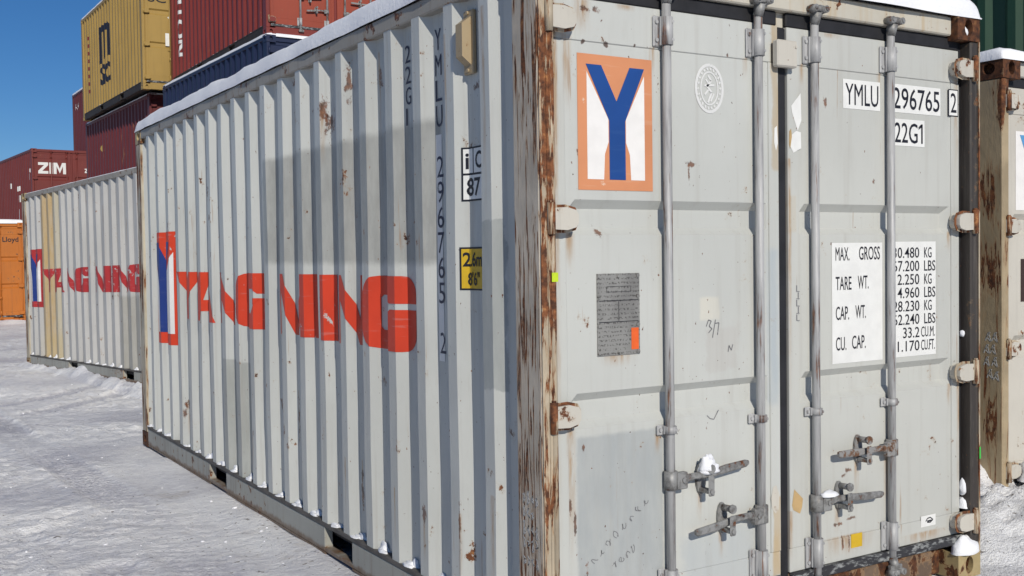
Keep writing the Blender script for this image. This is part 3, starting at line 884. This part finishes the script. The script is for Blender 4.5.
rc_ = random.Random(12); cb = MB()
for i in range(1500):
    if i % 8 == 0: x, y = rc_.uniform(2.6, 5.0), rc_.uniform(-1.0, .5)
    else:
        y = -1.0+13.5*rc_.random()**1.35; x = rc_.uniform(-3.6-.25*max(0, y), .9)
    if -.05 < x < 2.5 and y < 6.15: continue
    if noise.noise(Vector((x*.9, y*.9, 7))) < rc_.uniform(-.5, .25): continue
    r = .003+.008*rc_.random()**3
    z = ground_z(x, y)
    cb.blob((x, y, z-.2*r), r*rc_.uniform(.8, 1.7), r*rc_.uniform(.7, 1.2), r*rc_.uniform(.5, 1.0), seed=i, n=6, m=3, rough=.7, half=True)
obj('snow_crumbs', cb, 'snow', None, kind='stuff', label='loose crumbs of broken snow scattered over the packed ground', category='snow')

# ------------------------------------------------------------------ snow lying on things
def snow_slab(name, label, parentless_loc, rz, x0, x1, y0, y1, z, th, seed, over=.012, dx=.12, dy=.10):
    """rounded blanket of snow on a roof, hanging a little over its edges"""
    b = MB(); nxs = max(4, int((x1-x0)/dx)); nys = max(4, int((y1-y0)/dy))
    def edge(t, n, a, c):   # denser at the rims
        return a+(c-a)*t/n
    xs = [x0-over, x0-over+.012, x0+.02, x0+.06]+[edge(i, nxs, x0+.1, x1-.1) for i in range(nxs+1)]+[x1-.06, x1-.02, x1+over-.012, x1+over]
    ys = [y0-over, y0-over+.012, y0+.02, y0+.06]+[edge(i, nys, y0+.1, y1-.1) for i in range(nys+1)]+[y1-.06, y1-.02, y1+over-.012, y1+over]
    def rim(v, a, c):
        d = min(v-(a-over), (c+over)-v)
        return math.sqrt(max(0, 1-(1-min(1, d/.055))**2))
    n = len(xs)
    for y in ys:
        for x in xs:
            k = rim(x, x0, x1)*rim(y, y0, y1)
            q = Vector((x*1.6, y*1.6, seed))
            h = th*(1+.18*noise.noise(q)+.18*noise.noise(q*3.3)+.10*noise.noise(q*11))*k
            wx = .010*noise.noise(Vector((x*3, y*4, seed+5)))
            b.v.append((x+wx, y+wx, z+h-(.012*(1-k))))
    for j in range(len(ys)-1):
        for i in range(n-1): b.face([j*n+i, j*n+i+1, (j+1)*n+i+1, (j+1)*n+i], True)
    o = len(b.v); 
    edge_ids = [i for i in range(n)]+[j*n+n-1 for j in range(1, len(ys))]+[(len(ys)-1)*n+i for i in range(n-2, -1, -1)]+[j*n for j in range(len(ys)-2, 0, -1)]
    for i in edge_ids: b.v.append((b.v[i][0], b.v[i][1], z-.018))
    m = len(edge_ids)
    for i in range(m): b.face([edge_ids[i], o+i, o+(i+1) % m, edge_ids[(i+1) % m]], True)
    ob = obj(name, b.mesh(name, True), 'snow', None, label=label, category='snow')
    ob.location = parentless_loc; ob.rotation_euler = rz if hasattr(rz, '__len__') else (0, 0, rz)
    return ob

def recess_snow(label, loc, rz, ylist, seed, big=1.0):
    """snow caught on the bottom rail inside each fold of the wall"""
    b = MB(); rnd = random.Random(seed)
    for y in ylist:
        if rnd.random() < .42: continue
        h = rnd.uniform(.014, .034)*big
        for q in range(3):
            b.blob((.040-.012*q, y+rnd.uniform(-.02, .045), .172), rnd.uniform(.012, .02), rnd.uniform(.026, .05), h*(1, .7, .35)[q]*rnd.uniform(.6, 1.2), seed=rnd.random()*50, n=10, m=6, rough=.45, half=True)
    o = obj('snow', b, 'snow', None, label=label, category='snow', kind='stuff')
    o.location = loc; o.rotation_euler = rz if hasattr(rz, '__len__') else (0, 0, rz)
    return o
RECESS = [Y0+PITCH_Y*(k+1)-WEB-.030 for k in range(-1, 20)]

# ------------------------------------------------------------------ the near grey container
G_SIDE = 'grey lettered containers parked on the snow'
main, (dl, dr) = container('shipping_container', 'nearest grey shipping container with big red lettering and double doors', (0, 0, 0), 0,
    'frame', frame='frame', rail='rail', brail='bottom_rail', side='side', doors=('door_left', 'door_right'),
    castings={(1, True): 'rust', (1, False): 'casting_tan', (0, True): 'casting_tan', (0, False): 'casting_tan', (2, True): 'casting_tan', (2, False): 'rust'},
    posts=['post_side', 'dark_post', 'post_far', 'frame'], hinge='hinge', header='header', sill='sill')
# rusty rounded edge bar on the front of the left post, bright edge on the right one
eb = MB(); eb.box(.030, .0605, -.006, .0028, .1185, H0-.1185, .003); eb.cyl((.050, -.002, .1185), (.050, -.002, H0-.1185), .012, n=10)
eb.box(.0035, .0295, -.0025, .0028, .1185, H0-.1185, .001)
obj('post_edge', eb, 'post_front', main)
eb = MB(); eb.box(W-.012, W-.0035, -.003, .0028, .1185, H0-.1185, .001)
obj('post_edge', eb, 'post_front', main)

def big_lettering(parent, mat, dy=0.0):
    cells = (('Y', 4.86, 4.42), ('A', 4.43, 3.945), ('N', 3.90, 3.50), ('G', 3.455, 2.925), ('M', 2.755, 2.135), ('I', 2.050, 1.915), ('N', 1.880, 1.545), ('G2', 1.52, 1.045))
    for ch, ya, yb in cells:
        parts = LET[ch]; z0, z1 = 1.105, 1.438
        tr = lambda p: (dy+ya+(yb-ya)*p[0], z0+(z1-z0)*p[1])
        if ch == 'A':   # outline cut round its counter
            o = parts[0]
            polys = [[(0, 0), (.30, 1), (.5, 1), (.5, .78), (.42, .43), (.395, .43), (.365, .2), (.32, 0)], [(.5, 1), (.70, 1), (1, 0), (.68, 0), (.635, .2), (.605, .43), (.58, .43), (.5, .78)], [(.365, .2), (.395, .43), (.605, .43), (.635, .2)]]
            polys = [[(p[0], p[1]) for p in q] for q in polys]
        else: polys = parts
        drape('letter', [[tr(p) for p in q] for q in polys], mat, parent)
big_lettering(main, 'red')
def side_logo(parent, red, y0=5.58, y1=4.955, z0=.885, z1=1.737):
    tr = lambda p: (y0+(y1-y0)*p[0], z0+(z1-z0)*p[1])
    drape('logo_panel', [[tr(p) for p in ((0, 0), (1, 0), (1, 1), (0, 1))]], red, parent)
    drape('logo_field', [[tr(p) for p in q] for q in ([(.22, .72), (.34, .50), (.34, .10), (.27, .10)], [(.85, .82), (.54, .50), (.54, .10), (.85, .10)])], 'logo_white', parent, off=.0034)
    drape('logo_letter', [[tr(p) for p in ((.18, .91), (.33, .91), (.49, .66), (.67, .91), (.80, .91), (.55, .50), (.55, .10), (.33, .10), (.33, .50))]], 'logo_blue', parent, off=.0046)
side_logo(main, 'red')

def stacked_text(parent, txt, yc, ztop, zbot, h, w, mat, first_gap=()):
    n = len(txt); 
    for i, ch in enumerate(txt):
        if ch == ' ': continue
        zc = ztop+(zbot-ztop)*i/(n-1)
        vs, fs = text_fit(ch, w if ch not in '1I' else w*.3, h, .0)
        drape_text('side_character', [(yc+w/2-x, zc-h/2+z) for x, z in vs], fs, mat, parent)
stacked_text(main, '22G1', 1.085, 2.392, 2.125, .074, .052, 'navy_ink')
drape('number_strip', [[(.838, 1.09), (.79, 1.09), (.79, 2.02), (.838, 2.02)]], 'logo_white', main, off=.0016)
stacked_text(main, 'YMLU 296765 2', .805, 2.405, 1.165, .086, .052, 'navy_ink')
# code placards on the fold beside the number
def placard(y0, y1, z0, z1, bg_mat, fg_mat, rows, divide=False):
    drape('side_placard', [[(y0, z0), (y1, z0), (y1, z1), (y0, z1)]], fg_mat, main, off=.0024)
    e = .007
    if divide:
        zm = (z0+z1)/2; ym = (y0+y1)/2+.012
        rects = [(y0-e, ym+e*.5, zm+e*.6, z1-e), (ym-e*.5, y1+e, zm+e*.6, z1-e), (y0-e, y1+e, z0+e, zm-e*.6)]
    else: rects = [(y0-e, y1+e, z0+e, z1-e)]
    drape('placard_face', [[(a, c), (b_, c), (b_, d), (a, d)] for a, b_, c, d in rects], bg_mat, main, off=.0034)
    for txt, ya, w, z, h in rows:
        vs, fs = text_fit(txt, w, h, .02)
        drape_text('placard_text', [(ya-x, z+zz) for x, zz in vs], fs, fg_mat, main, off=.0046)
placard(.592, .450, 1.735, 1.945, 'sticker', 'ink', [('i', .577, .012, 1.862, .062), ('C', .516, .050, 1.862, .062), ('87', .574, .095, 1.757, .066)], True)
placard(.600, .450, 1.388, 1.556, 'yellow', 'ink', [('2.6m', .588, .120, 1.482, .052), ('8\'6"', .572, .085, 1.408, .048)])
# ventilator hood under the top rail
vb = MB()
vb.box(.028, .0435, .49, .565, 2.222, 2.465, .003)
vb.prism([(.0275, .505, 2.255), (.0275, .505, 2.44), (-.012, .505, 2.41), (-.012, .505, 2.285)], (0, .05, 0))
vb.cyl((.028, .527, 2.235), (.020, .527, 2.235), .008, n=8); vb.cyl((.028, .527, 2.455), (.020, .527, 2.455), .008, n=8)
obj('ventilator', vb, 'vent', main)

# sign with the blue letter on the left door
sx0, sx1, sz0, sz1 = .201, .541, 1.753, 2.240
tr = lambda p: (sx0+(sx1-sx0)*p[0], sz0+(sz1-sz0)*p[1])
door_poly('sign_panel', [[tr(p) for p in ((0, 0), (1, 0), (1, 1), (0, 1))]], 'peach', dl, y=.0518, th=.0008)
door_poly('sign_field', [[tr(p) for p in q] for q in ([(.12, .87), (.40, .53), (.40, .36), (.35, .27), (.335, .08), (.12, .08)], [(.89, .87), (.635, .53), (.635, .36), (.685, .27), (.70, .08), (.89, .08)])], 'sign_white', dl, y=.0508, th=.0006)
door_poly('sign_letter', [[tr(p) for p in ((.11, .925), (.31, .925), (.51, .665), (.69, .925), (.89, .925), (.625, .52), (.625, .08), (.41, .08), (.41, .52))]], 'sign_blue', dl, y=.0500, th=.0006)
# approval plate with rivets
pb = MB(); pb.box(.276, .471, .0485, .0522, 1.150, 1.450, .001)
for rx, rz_ in ((.285, 1.441), (.373, 1.441), (.462, 1.441), (.285, 1.365), (.462, 1.365), (.285, 1.26), (.462, 1.26), (.285, 1.16), (.373, 1.16), (.462, 1.16)):
    pb.cyl((rx, .0485, rz_), (rx, .0445, rz_), .0075, n=8)
obj('approval_plate', pb, 'plate', dl)
door_poly('orange_tag', [rect(.430, .464, 1.168, 1.248)], 'orange_tag', dl, y=.0480)
door_poly('plate_line', [rect(.283, .464, 1.350, 1.3525), rect(.283, .464, 1.272, 1.2745), rect(.372, .374, 1.276, 1.348), rect(.318, .430, 1.382, 1.3835), rect(.318, .430, 1.402, 1.4035), rect(.318, .3195, 1.382, 1.402), rect(.4285, .430, 1.382, 1.402)], 'ink', dl, y=.0481, th=.0004)
# round white inspection seal
def ring(cx, cz, ra, rb, w, n=28):
    return [[(cx+ra*math.cos(t0), cz+rb*math.sin(t0)), (cx+ra*math.cos(t1), cz+rb*math.sin(t1)), (cx+(ra-w)*math.cos(t1), cz+(rb-w)*math.sin(t1)), (cx+(ra-w)*math.cos(t0), cz+(rb-w)*math.sin(t0))] for t0, t1 in ((2*math.pi*i/n, 2*math.pi*(i+1)/n) for i in range(n))]
cx, cz = .826, 2.156
seal = ring(cx, cz, .074, .096, .012)+ring(cx, cz, .047, .066, .006)
for i in range(22):
    t = 2*math.pi*i/22
    seal += ribbon([(cx+.052*math.cos(t), cz+.071*math.sin(t)), (cx+.060*math.cos(t+.08), cz+.081*math.sin(t+.08))], .008)
seal += ribbon([(cx-.006, cz+.05), (cx+.010, cz+.03), (cx-.012, cz+.008), (cx+.012, cz-.015), (cx-.008, cz-.055)], .009)
seal += ribbon([(cx-.026, cz+.01), (cx+.026, cz+.014)], .008)+ribbon([(cx-.024, cz-.025), (cx-.004, cz-.005)], .007)+ribbon([(cx+.006, cz-.05), (cx+.024, cz-.018)], .007)+ribbon([(cx-.018, cz+.034), (cx-.006, cz+.02)], .007)
door_poly('inspection_seal', seal, 'seal', dl, y=.0516)
# pencil and marker scrawls
scr0 = ribbon([(.80, 1.235), (.812, 1.26), (.826, 1.255), (.815, 1.235), (.83, 1.225), (.812, 1.21)], .004)+ribbon([(.832, 1.19), (.848, 1.26)], .004)+ribbon([(.846, 1.245), (.866, 1.247), (.858, 1.2)], .004)
for q in (scr0, ribbon([(.913, 1.13), (.918, 1.155), (.930, 1.135), (.938, 1.158)], .004), ribbon([(.80, .888), (.815, .875), (.835, .87), (.86, .905)], .0035)):
    door_poly('scrawl', q, 'scrawl', dl, y=.0517, th=.0003)
rs = random.Random(4); scr = []
def scribble(x, z, h, w, n, ang):
    ca, sa = math.cos(ang), math.sin(ang); pts = []
    k = rs.uniform(.6, 1.4); ph = rs.uniform(0, 6)
    for i in range(n+1):
        t = i/n; px = t*w+.35*w*math.sin(t*9*k+ph); pz = h*(.5+.5*math.sin(t*7+ph*2))*rs.uniform(.8, 1.1)
        pts.append((x+px*ca-pz*sa, z+px*sa+pz*ca))
    return ribbon(pts, .0024)
for i in range(8): scr += scribble(.25+i*.034, .395+i*.026, rs.uniform(.016, .032), .018, 9, .62)
for i in range(4): scr += scribble(.345+i*.028, .365+i*.014, rs.uniform(.018, .03), .016, 9, .5)
o_ = door_poly('scrawl', scr, 'scrawl', dl, y=.0517, th=.0003); o_['kind'] = 'stuff'
door_poly('lime_tape', [rect(.038, .064, 1.428, 1.460)], 'lime', main, y=-.0145)
door_poly('green_tape', [rect(W-.012, W-.002, .545, .60)], 'green_tape', main, y=-.004)
# chalk marks on the post's left face
def post_marks(strokes, name, mat):
    b = MB()
    for st in strokes:
        for q in ribbon(st, .005): b.prism([(.0012, y, z) for y, z in q], (-.0005, 0, 0))
    obj(name, b, mat, main)
rs = random.Random(9); st = []
for row, z in enumerate((.655, .60, .545, .49, .43)):
    for c in range(4):
        y = .135-c*.027
        if row in (1,) and c > 2: continue
        st.append([(y, z+rs.uniform(0, .03)), (y-.012, z+rs.uniform(.01, .035)), (y-.004, z+rs.uniform(-.02, .01)), (y-.018, z+rs.uniform(-.02, .01)), (y-.010, z+rs.uniform(.0, .02))])
post_marks(st, 'chalk_scrawl', 'chalk')

# markings on the right door
ZD = .0518
def sticker(x0, x1, z0, z1, mat='sticker', name='marking_panel', y=None): return door_poly(name, [rect(x0, x1, z0, z1)], mat, dr, y=y or ZD)
def dtext(t, x0, x1, z, h, mat='ink', par=None, bold=.004, y=.0500):
    if 'M' in t: bold = 0
    vs, fs = text_fit(t, x1-x0, h, bold)
    return on_door('marking_text', vs, fs, x0, z, mat, par or dr, y=y)
sticker(1.578, 1.812, 2.126, 2.250); dtext('YMLU', 1.592, 1.800, 2.143, .090)
sticker(1.868, 2.222, 2.128, 2.252); dtext('296765', 1.898, 2.214, 2.146, .090)
door_poly('marking_panel', [rect(2.272, 2.342, 2.130, 2.254)], 'ink', dr, y=.0466); door_poly('marking_panel', [rect(2.277, 2.337, 2.135, 2.249)], 'sticker', dr, y=.0458); dtext('2', 2.287, 2.329, 2.148, .088, y=.0448)
sticker(1.868, 2.110, 1.982, 2.100); dtext('22G1', 1.906, 2.096, 1.997, .086); door_poly('marking_text', [[(2.068, 2.058), (2.068, 2.070), (2.086, 2.083), (2.092, 2.083), (2.092, 2.072)]], 'ink', dr, y=.0502, th=.0002)
sticker(1.504, 1.822, 1.042, 1.555)
for t, x1, z in (('MAX.', 1.612, 1.480), ('TARE', 1.624, 1.355), ('CAP.', 1.608, 1.228), ('CU.', 1.590, 1.098)): dtext(t, 1.526, x1, z, .056)
for t, x0, x1, z in (('GROSS', 1.672, 1.806, 1.482), ('WT.', 1.664, 1.732, 1.357), ('WT.', 1.648, 1.714, 1.230), ('CAP.', 1.626, 1.712, 1.100)): dtext(t, x0, x1, z, .056)
sticker(1.862, 2.186, 1.045, 1.558)
rows = (('30.480', 'KG'), ('67.200', 'LBS'), ('2.250', 'KG'), ('4.960', 'LBS'), ('28.230', 'KG'), ('62.240', 'LBS'), ('33.2', 'CU.M.'), ('1.170', 'CU.FT.'))
for i, (a, b_) in enumerate(rows):
    z = 1.486-i*.0596
    w = {6: .178, 5: .148, 4: .112}[len(a)]
    dtext(a, 2.070-w, 2.070, z, .046); dtext(b_, 2.104 if i < 6 else 2.082, 2.104+.026*len(b_) if i < 6 else 2.178, z, .046)
sticker(2.075, 2.178, .262, .312, name='small_sticker', y=.0492); door_poly('small_sticker', ribbon([(2.108, .285), (2.12, .298), (2.14, .300), (2.158, .288), (2.140, .278), (2.118, .280)], .005)+[rect(2.118, 2.150, .282, .289)], 'ink', dr, y=.0484)
sticker(1.612, 1.682, .240, .300, 'yellow', 'yellow_square', y=.0492)
door_poly('torn_sticker', [[(1.264, 2.115), (1.318, 2.17), (1.322, 2.06), (1.300, 2.015), (1.268, 2.09)]], 'sticker', dr, y=.0462)
door_poly('torn_sticker', [[(1.262, 1.995), (1.292, 2.015), (1.318, 2.01), (1.320, 1.945), (1.275, 1.925), (1.254, 1.955)]], 'sticker', dr, y=.0462)
door_poly('torn_sticker', [[(1.252, 2.012), (1.262, 2.022), (1.266, 1.99), (1.256, 1.94), (1.250, 1.96)]], 'tan_paper', dr, y=.0458)
door_poly('torn_sticker', [[(1.168, 2.02), (1.182, 2.03), (1.186, 1.96), (1.176, 1.93), (1.166, 1.96)]], 'sticker', dl, y=.0462)
door_poly('torn_sticker', [[(1.255, .475), (1.268, .54), (1.29, .52), (1.318, .495), (1.312, .46), (1.30, .435), (1.262, .455)]], 'tan_paper', dr, y=.0462)
door_poly('torn_sticker', [[(1.136, .52), (1.148, .565), (1.166, .57), (1.182, .53), (1.178, .47), (1.160, .455), (1.140, .478)]], 'hinge', dl, y=.0462)
scr = []
for i in range(5): scr += [rect(1.286, 1.306, 1.235+i*.03, 1.238+i*.03), rect(1.286+.009*(i % 2), 1.292+.009*(i % 2), 1.238+i*.03, 1.262+i*.03)]
door_poly('scrawl', scr, 'scrawl', dr, y=.0462, th=.0003)
lb = MB(); lb.box(1.150, 1.262, .006, .040, 2.262, 2.370, .006); lb.cyl((1.25, .006, 2.345), (1.25, .002, 2.345), .006, n=8)
obj('overlap_plate', lb, 'hinge', dr)

snow_slab('snow', 'thick snow blanket on the roof of the nearest grey container', (0, 0, 0), 0, -.004, W+.004, .0, L+.004, H0+.003, .090, 1.0, over=.004)
recess_snow('snow caught in the wall folds along the nearest container\'s bottom rail', (0, 0, 0), 0, RECESS, 3)
b = MB(); b.blob((.770, .012, .688), .050, .028, .022, seed=3, n=18, m=10, rough=.4); b.blob((.758, .004, .690), .034, .026, .062, seed=4, n=18, m=10, rough=.4, half=True)
obj('snow', b, 'snow', None, label='snow clump piled on the upper handle of the left door', category='snow')
b = MB(); b.blob((2.352, .022, .112), .088, .050, .082, seed=8, n=16, m=9, rough=.28, half=True); 
obj('snow', b, 'snow', None, label='snow lump on the lower right corner casting of the nearest container', category='snow')
b = MB(); b.blob((1.43, .006, .500), .05, .025, .022, seed=14, n=12, m=6, rough=.5, half=True)
obj('snow', b, 'snow', None, label='small snow crust on the lower handle of the right door', category='snow')
b = MB(); b.blob((2.365, .045, .315), .018, .03, .05, seed=18, n=10, m=6, rough=.4, half=True); b.blob((2.366, .045, .41), .014, .022, .036, seed=21, n=10, m=6, rough=.4)
b.blob((2.366, .045, 1.13), .009, .014, .018, seed=25, n=10, m=6, rough=.4)
obj('snow', b, 'snow', None, label='snow bits stuck beside the right door edge above the bottom hinge', category='snow')
b = MB(); b.blob((2.357, .03, H0-.078), .024, .022, .030, seed=28, n=10, m=6, rough=.2)
obj('snow', b, 'snow', None, label='snow plug in the upper right corner casting hole of the nearest container', category='snow')

# ------------------------------------------------------------------ the second grey container, behind on the left
B2 = (1.07, 8.51, .072); B2R = (R(-1.0), 0, R(8.3))
c2, _ = container('shipping_container', 'grey shipping container with tan stripe and faded crimson lettering on the left', B2, B2R, 'frame', rail='rail', brail='bottom_rail', side='side2',
    castings='casting_tan', posts=['post_far']*4)
big_lettering(c2, 'crimson', .279); side_logo(c2, 'crimson', 5.859, 5.234)
snow_slab('snow', 'thin snow on the roof of the container with the tan stripe', B2, B2R, .01, W, .05, L-.05, H0-.016, .022, 4.0, over=0)
recess_snow('snow caught along the bottom rail of the container with the tan stripe', B2, B2R, RECESS, 5, 1.2)

# ------------------------------------------------------------------ white container on the right
RL = (3.455, .56, 0)
c3, (d3l, d3r) = container('shipping_container', 'cream white container with rusty brown corner post at the right edge', RL, 0, 'cream_white', posts=['post_brown', 'post_brown', 'post_brown', 'post_brown'],
    hinge='hinge', castings='rust')
door_poly('sign_panel', [rect(.196, .546, 1.74, 2.19)], 'sign_white', d3l, y=.0518)
g = NG('pale_blue_print'); M['pale_blue'] = g.finish((.10, .30, .55), .5)
door_poly('sign_letter', [[tr((p[0]-.01, p[1]-.07)) for p in ((.11, .925), (.31, .925), (.51, .665), (.69, .925), (.89, .925), (.625, .52), (.625, .08), (.41, .08), (.41, .52))]], 'pale_blue', d3l, y=.0506)
g = NG('brown_plate_paint'); M['brown_plate'] = g.finish((.045, .025, .02), .5)
door_poly('brown_plate', [rect(.245, .44, 1.215, 1.46)], 'brown_plate', d3l, y=.0518, th=.003)
snow_slab('snow', 'snow blanket on the roof of the cream white container', RL, 0, -.002, W, .0, L, H0+.003, .055, 9.0, over=.004)
b = MB()
for ch, (yy, zz) in enumerate(((.11, 1.0), (.07, 1.0), (.12, .93), (.08, .93), (.12, .86), (.07, .86), (.10, .79), (.06, .78))):
    for q in ribbon([(yy, zz), (yy-.02, zz+.05), (yy-.035, zz-.005), (yy-.008, zz+.02), (yy-.03, zz+.05)], .006): b.prism([(.0012, y, z) for y, z in q], (-.0006, 0, 0))
obj('chalk_scrawl', b, 'chalk', c3)
b = MB(); b.blob((3.72, .52, .20), .13, .10, .11, seed=33, n=14, m=8, rough=.25, half=True)
obj('snow', b, 'snow', None, label='white snow lump under the left door of the cream white container', category='snow')

# ------------------------------------------------------------------ stacks in the background
ZG = -.035
def box_of(name, label, loc, rz, body, level, H=H0, **kw):
    return container(name, label, (loc[0], loc[1], ZG+level*H0), rz, body, H=H, bar=kw.pop('bar', body), castings=body, gasket=body, **kw)
GS = 'containers stacked in the yard behind'
# mustard over maroon over a hidden one
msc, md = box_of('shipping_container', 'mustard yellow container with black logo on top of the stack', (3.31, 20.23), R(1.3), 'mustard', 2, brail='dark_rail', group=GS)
mar, _ = box_of('shipping_container', 'maroon container directly under the mustard yellow one', (3.55, 20.75), R(2.2), 'maroon', 1, group=GS)
box_of('shipping_container', 'rust red container at the bottom of the stack below the mustard one', (3.5, 20.6), R(2.0), 'rust_red', 0, group=GS)
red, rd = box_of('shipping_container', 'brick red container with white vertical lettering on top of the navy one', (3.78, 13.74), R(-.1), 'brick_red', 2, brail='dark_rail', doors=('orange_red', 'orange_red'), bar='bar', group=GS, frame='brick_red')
nav, _ = box_of('shipping_container', 'navy blue container under the brick red one', (3.77, 13.72), R(1.6), 'navy', 1, group=GS)
box_of('shipping_container', 'dusky maroon container at the bottom of the stack below the navy one', (3.95, 14.2), R(2.0), 'dusky_maroon', 0, group=GS)
zim, zd = box_of('shipping_container', 'rust red container with white block letters on its door at far left', (2.93, 33.86), R(4.0), 'rust_red', 1, bar='rust_red', group=GS)
box_of('shipping_container', 'navy container at the bottom below the rust red one at far left', (2.93, 33.9), R(4.0), 'navy', 0, group=GS)
tall, _ = box_of('shipping_container', 'tall maroon container topping the farthest stack, seen between sky and mustard one', (5.60, 35.75), R(.7), 'maroon', 2, H=2.896, group=GS)
box_of('shipping_container', 'brick red container in the middle of the farthest stack', (5.60, 35.8), R(.7), 'brick_red', 1, group=GS)
box_of('shipping_container', 'dusky maroon container at the bottom of the farthest stack', (5.60, 35.8), R(.7), 'dusky_maroon', 0, group=GS)
ora, od = box_of('shipping_container', 'orange container standing on the snow at the left edge', (-.62, 27.2), R(0), 'orange', 0, group=GS)
box_of('shipping_container', 'dark green container stacked high behind the cream white one', (6.25, .3), 0, 'forest_green', 1, group=GS)
box_of('shipping_container', 'dark green container at the ground behind the cream white one', (6.25, .3), 0, 'forest_green', 0, group=GS)

# lettering on them
g = NG('white_paint_print'); M['white_print'] = g.finish((.70, .69, .66), .5)
g = NG('black_paint_print'); M['black_print'] = g.finish((.012, .012, .02), .5)
def side_text(parent, t, ya, w, z, h, mat, bold=.02, vertical=False):
    vs, fs = text_fit(t, w, h, bold)
    if vertical: pts = [(ya-zz, z-x) for x, zz in vs]
    else: pts = [(ya-x, z+zz) for x, zz in vs]
    drape_text('side_lettering', pts, fs, mat, parent, off=.004)
def arch_m(y0, z0, w, h):     # the looped m of the logo
    t = .24*w
    p = []
    for k in (0, 1, 2):
        x = k*(w-t)/2; p.append([(x, 0), (x+t, 0), (x+t, h*.86), (x, h*.86)])
    p.append([(-.10*w, h), (w*.92, h), (w, h*.90), (w, h*.80), (-.10*w, h*.80)])
    p.append([(-.12*w, 0), (t, 0), (t, -.1*h), (-.12*w, -.1*h)]); p.append([(w-t, -.0*h), (w*1.12, 0), (w*1.12, .1*h), (w-t, .1*h)])
    return [[(y0-x, z0+z) for x, z in q] for q in p]
drape('side_lettering', arch_m(4.02, 1.22, .95, .80), 'black_print', msc, off=.004)
side_text(msc, 'S', 3.98, .42, .62, .46, 'black_print', .03); side_text(msc, 'C', 3.50, .42, .62, .46, 'black_print', .03)
for i in range(8): drape('side_lettering', [[(5.35, .62+i*.19), (5.31, .62+i*.19), (5.31, .71+i*.19), (5.35, .71+i*.19)]], 'rust_red', msc, off=.004)
def far_door_text(par, t, x0, x1, z, h, mat, bold=.03):
    vs, fs = text_fit(t, x1-x0, h, bold)
    on_door('door_lettering', vs, fs, x0, z, mat, par, y=.044)
far_door_text(md[0], 'm', .13, .53, 2.06, .30, 'black_print'); far_door_text(md[0], 'SC', .15, .53, 1.86, .15, 'black_print', .01)
door_poly('door_sticker', [rect(.5, .78, .95, 1.22)], 'sticker', md[0], y=.046); door_poly('door_sticker', [[(.55, 1.56), (.62, 1.49), (.69, 1.56), (.62, 1.60)]], 'sticker', md[0], y=.046)
side_text(red, 'TRITON', 5.48, 1.75, 2.28, .26, 'white_print', .03, True)
for x0, w, z, h, dd in ((.20, .84, 1.80, .36, zd[0]), (1.62, .26, 1.86, .14, zd[1])):
    for ch, fa, fb in (('Z', 0, .36), ('I', .40, .51), ('M3', .55, 1.0)):
        door_poly('door_letter', [[(x0+w*(fa+(fb-fa)*p[0]), z+h*p[1]) for p in q] for q in LET[ch]], 'white_print', dd, y=.044)
door_poly('door_sticker', [ring(.62, .95, .12, .10, .09, 12)[i] for i in range(12)], 'sticker', zd[0], y=.044)
for i, (yy, zz, ww, hh) in enumerate(((.5, 1.85, .22, .12), (.45, 1.62, .12, .2), (2.3, 1.35, .4, .16), (2.2, .98, .3, .22), (3.6, 1.5, .3, .18), (2.2, .35, .35, .4), (2.2, .05+.15, .4, .1))):
    drape('side_lettering', [[(yy-ww*k/3, zz), (yy-ww*(k+.6)/3, zz), (yy-ww*(k+.6)/3, zz+hh), (yy-ww*k/3, zz+hh)] for k in range(3)], 'white_print', zim, off=.004)
far_door_text(od[1], 'Lloyd', 1.92, 2.30, 2.10, .12, 'black_print', .015); far_door_text(od[1], '-', 1.82, 1.88, 2.145, .03, 'black_print', .02); far_door_text(od[0], 'Hapag', .5, 1.02, 2.06, .17, 'black_print', .02)
drape('side_lettering', [[(4.42+.10*math.cos(t), 1.80+.10*math.sin(t)) for t in [2*math.pi*i/12 for i in range(12)]]], 'mustard', mar, off=.004)
drape('side_lettering', [[(4.46, 1.64), (4.36, 1.64), (4.36, 1.52), (4.46, 1.52)]], 'logo_blue', mar, off=.004)
drape('side_lettering', [[(4.44, 1.46), (4.38, 1.46), (4.38, 1.40), (4.44, 1.40)]], 'white_print', mar, off=.004)
side_text(tall, '420', 5.6, .8, 2.25, .22, 'white_print', .02)
for z in (1.05, .78): drape('side_lettering', [[(3.35, z), (3.2, z), (3.2, z+.16), (3.35, z+.16)]], 'white_print', tall, off=.004)

for nm, lab, c, seed, th, H in (('snow', 'snow on the roof of the mustard yellow container', msc, 11, .05, H0), ('snow', 'snow edge on the roof of the navy container', nav, 12, .05, H0),
        ('snow', 'snow on the roof of the farthest tall maroon container', tall, 13, .08, 2.896), ('snow', 'snow on the roof of the orange container', ora, 14, .09, H0),
        ('snow', 'snow between the maroon container roof and the mustard one above', mar, 15, .03, H0)):
    x1 = W if lab != 'snow edge on the roof of the navy container' else W
    snow_slab(nm, lab, c.location, c.rotation_euler.z, .0, x1, .0, L, H-.004, th, seed, over=.0, dx=.3, dy=.2)
recess_snow('row of snow dabs along the bottom rail of the mustard yellow container', msc.location, msc.rotation_euler.z, RECESS, 21, .7)
recess_snow('row of snow dabs along the bottom rail of the brick red container', red.location, red.rotation_euler.z, RECESS, 22, .7)
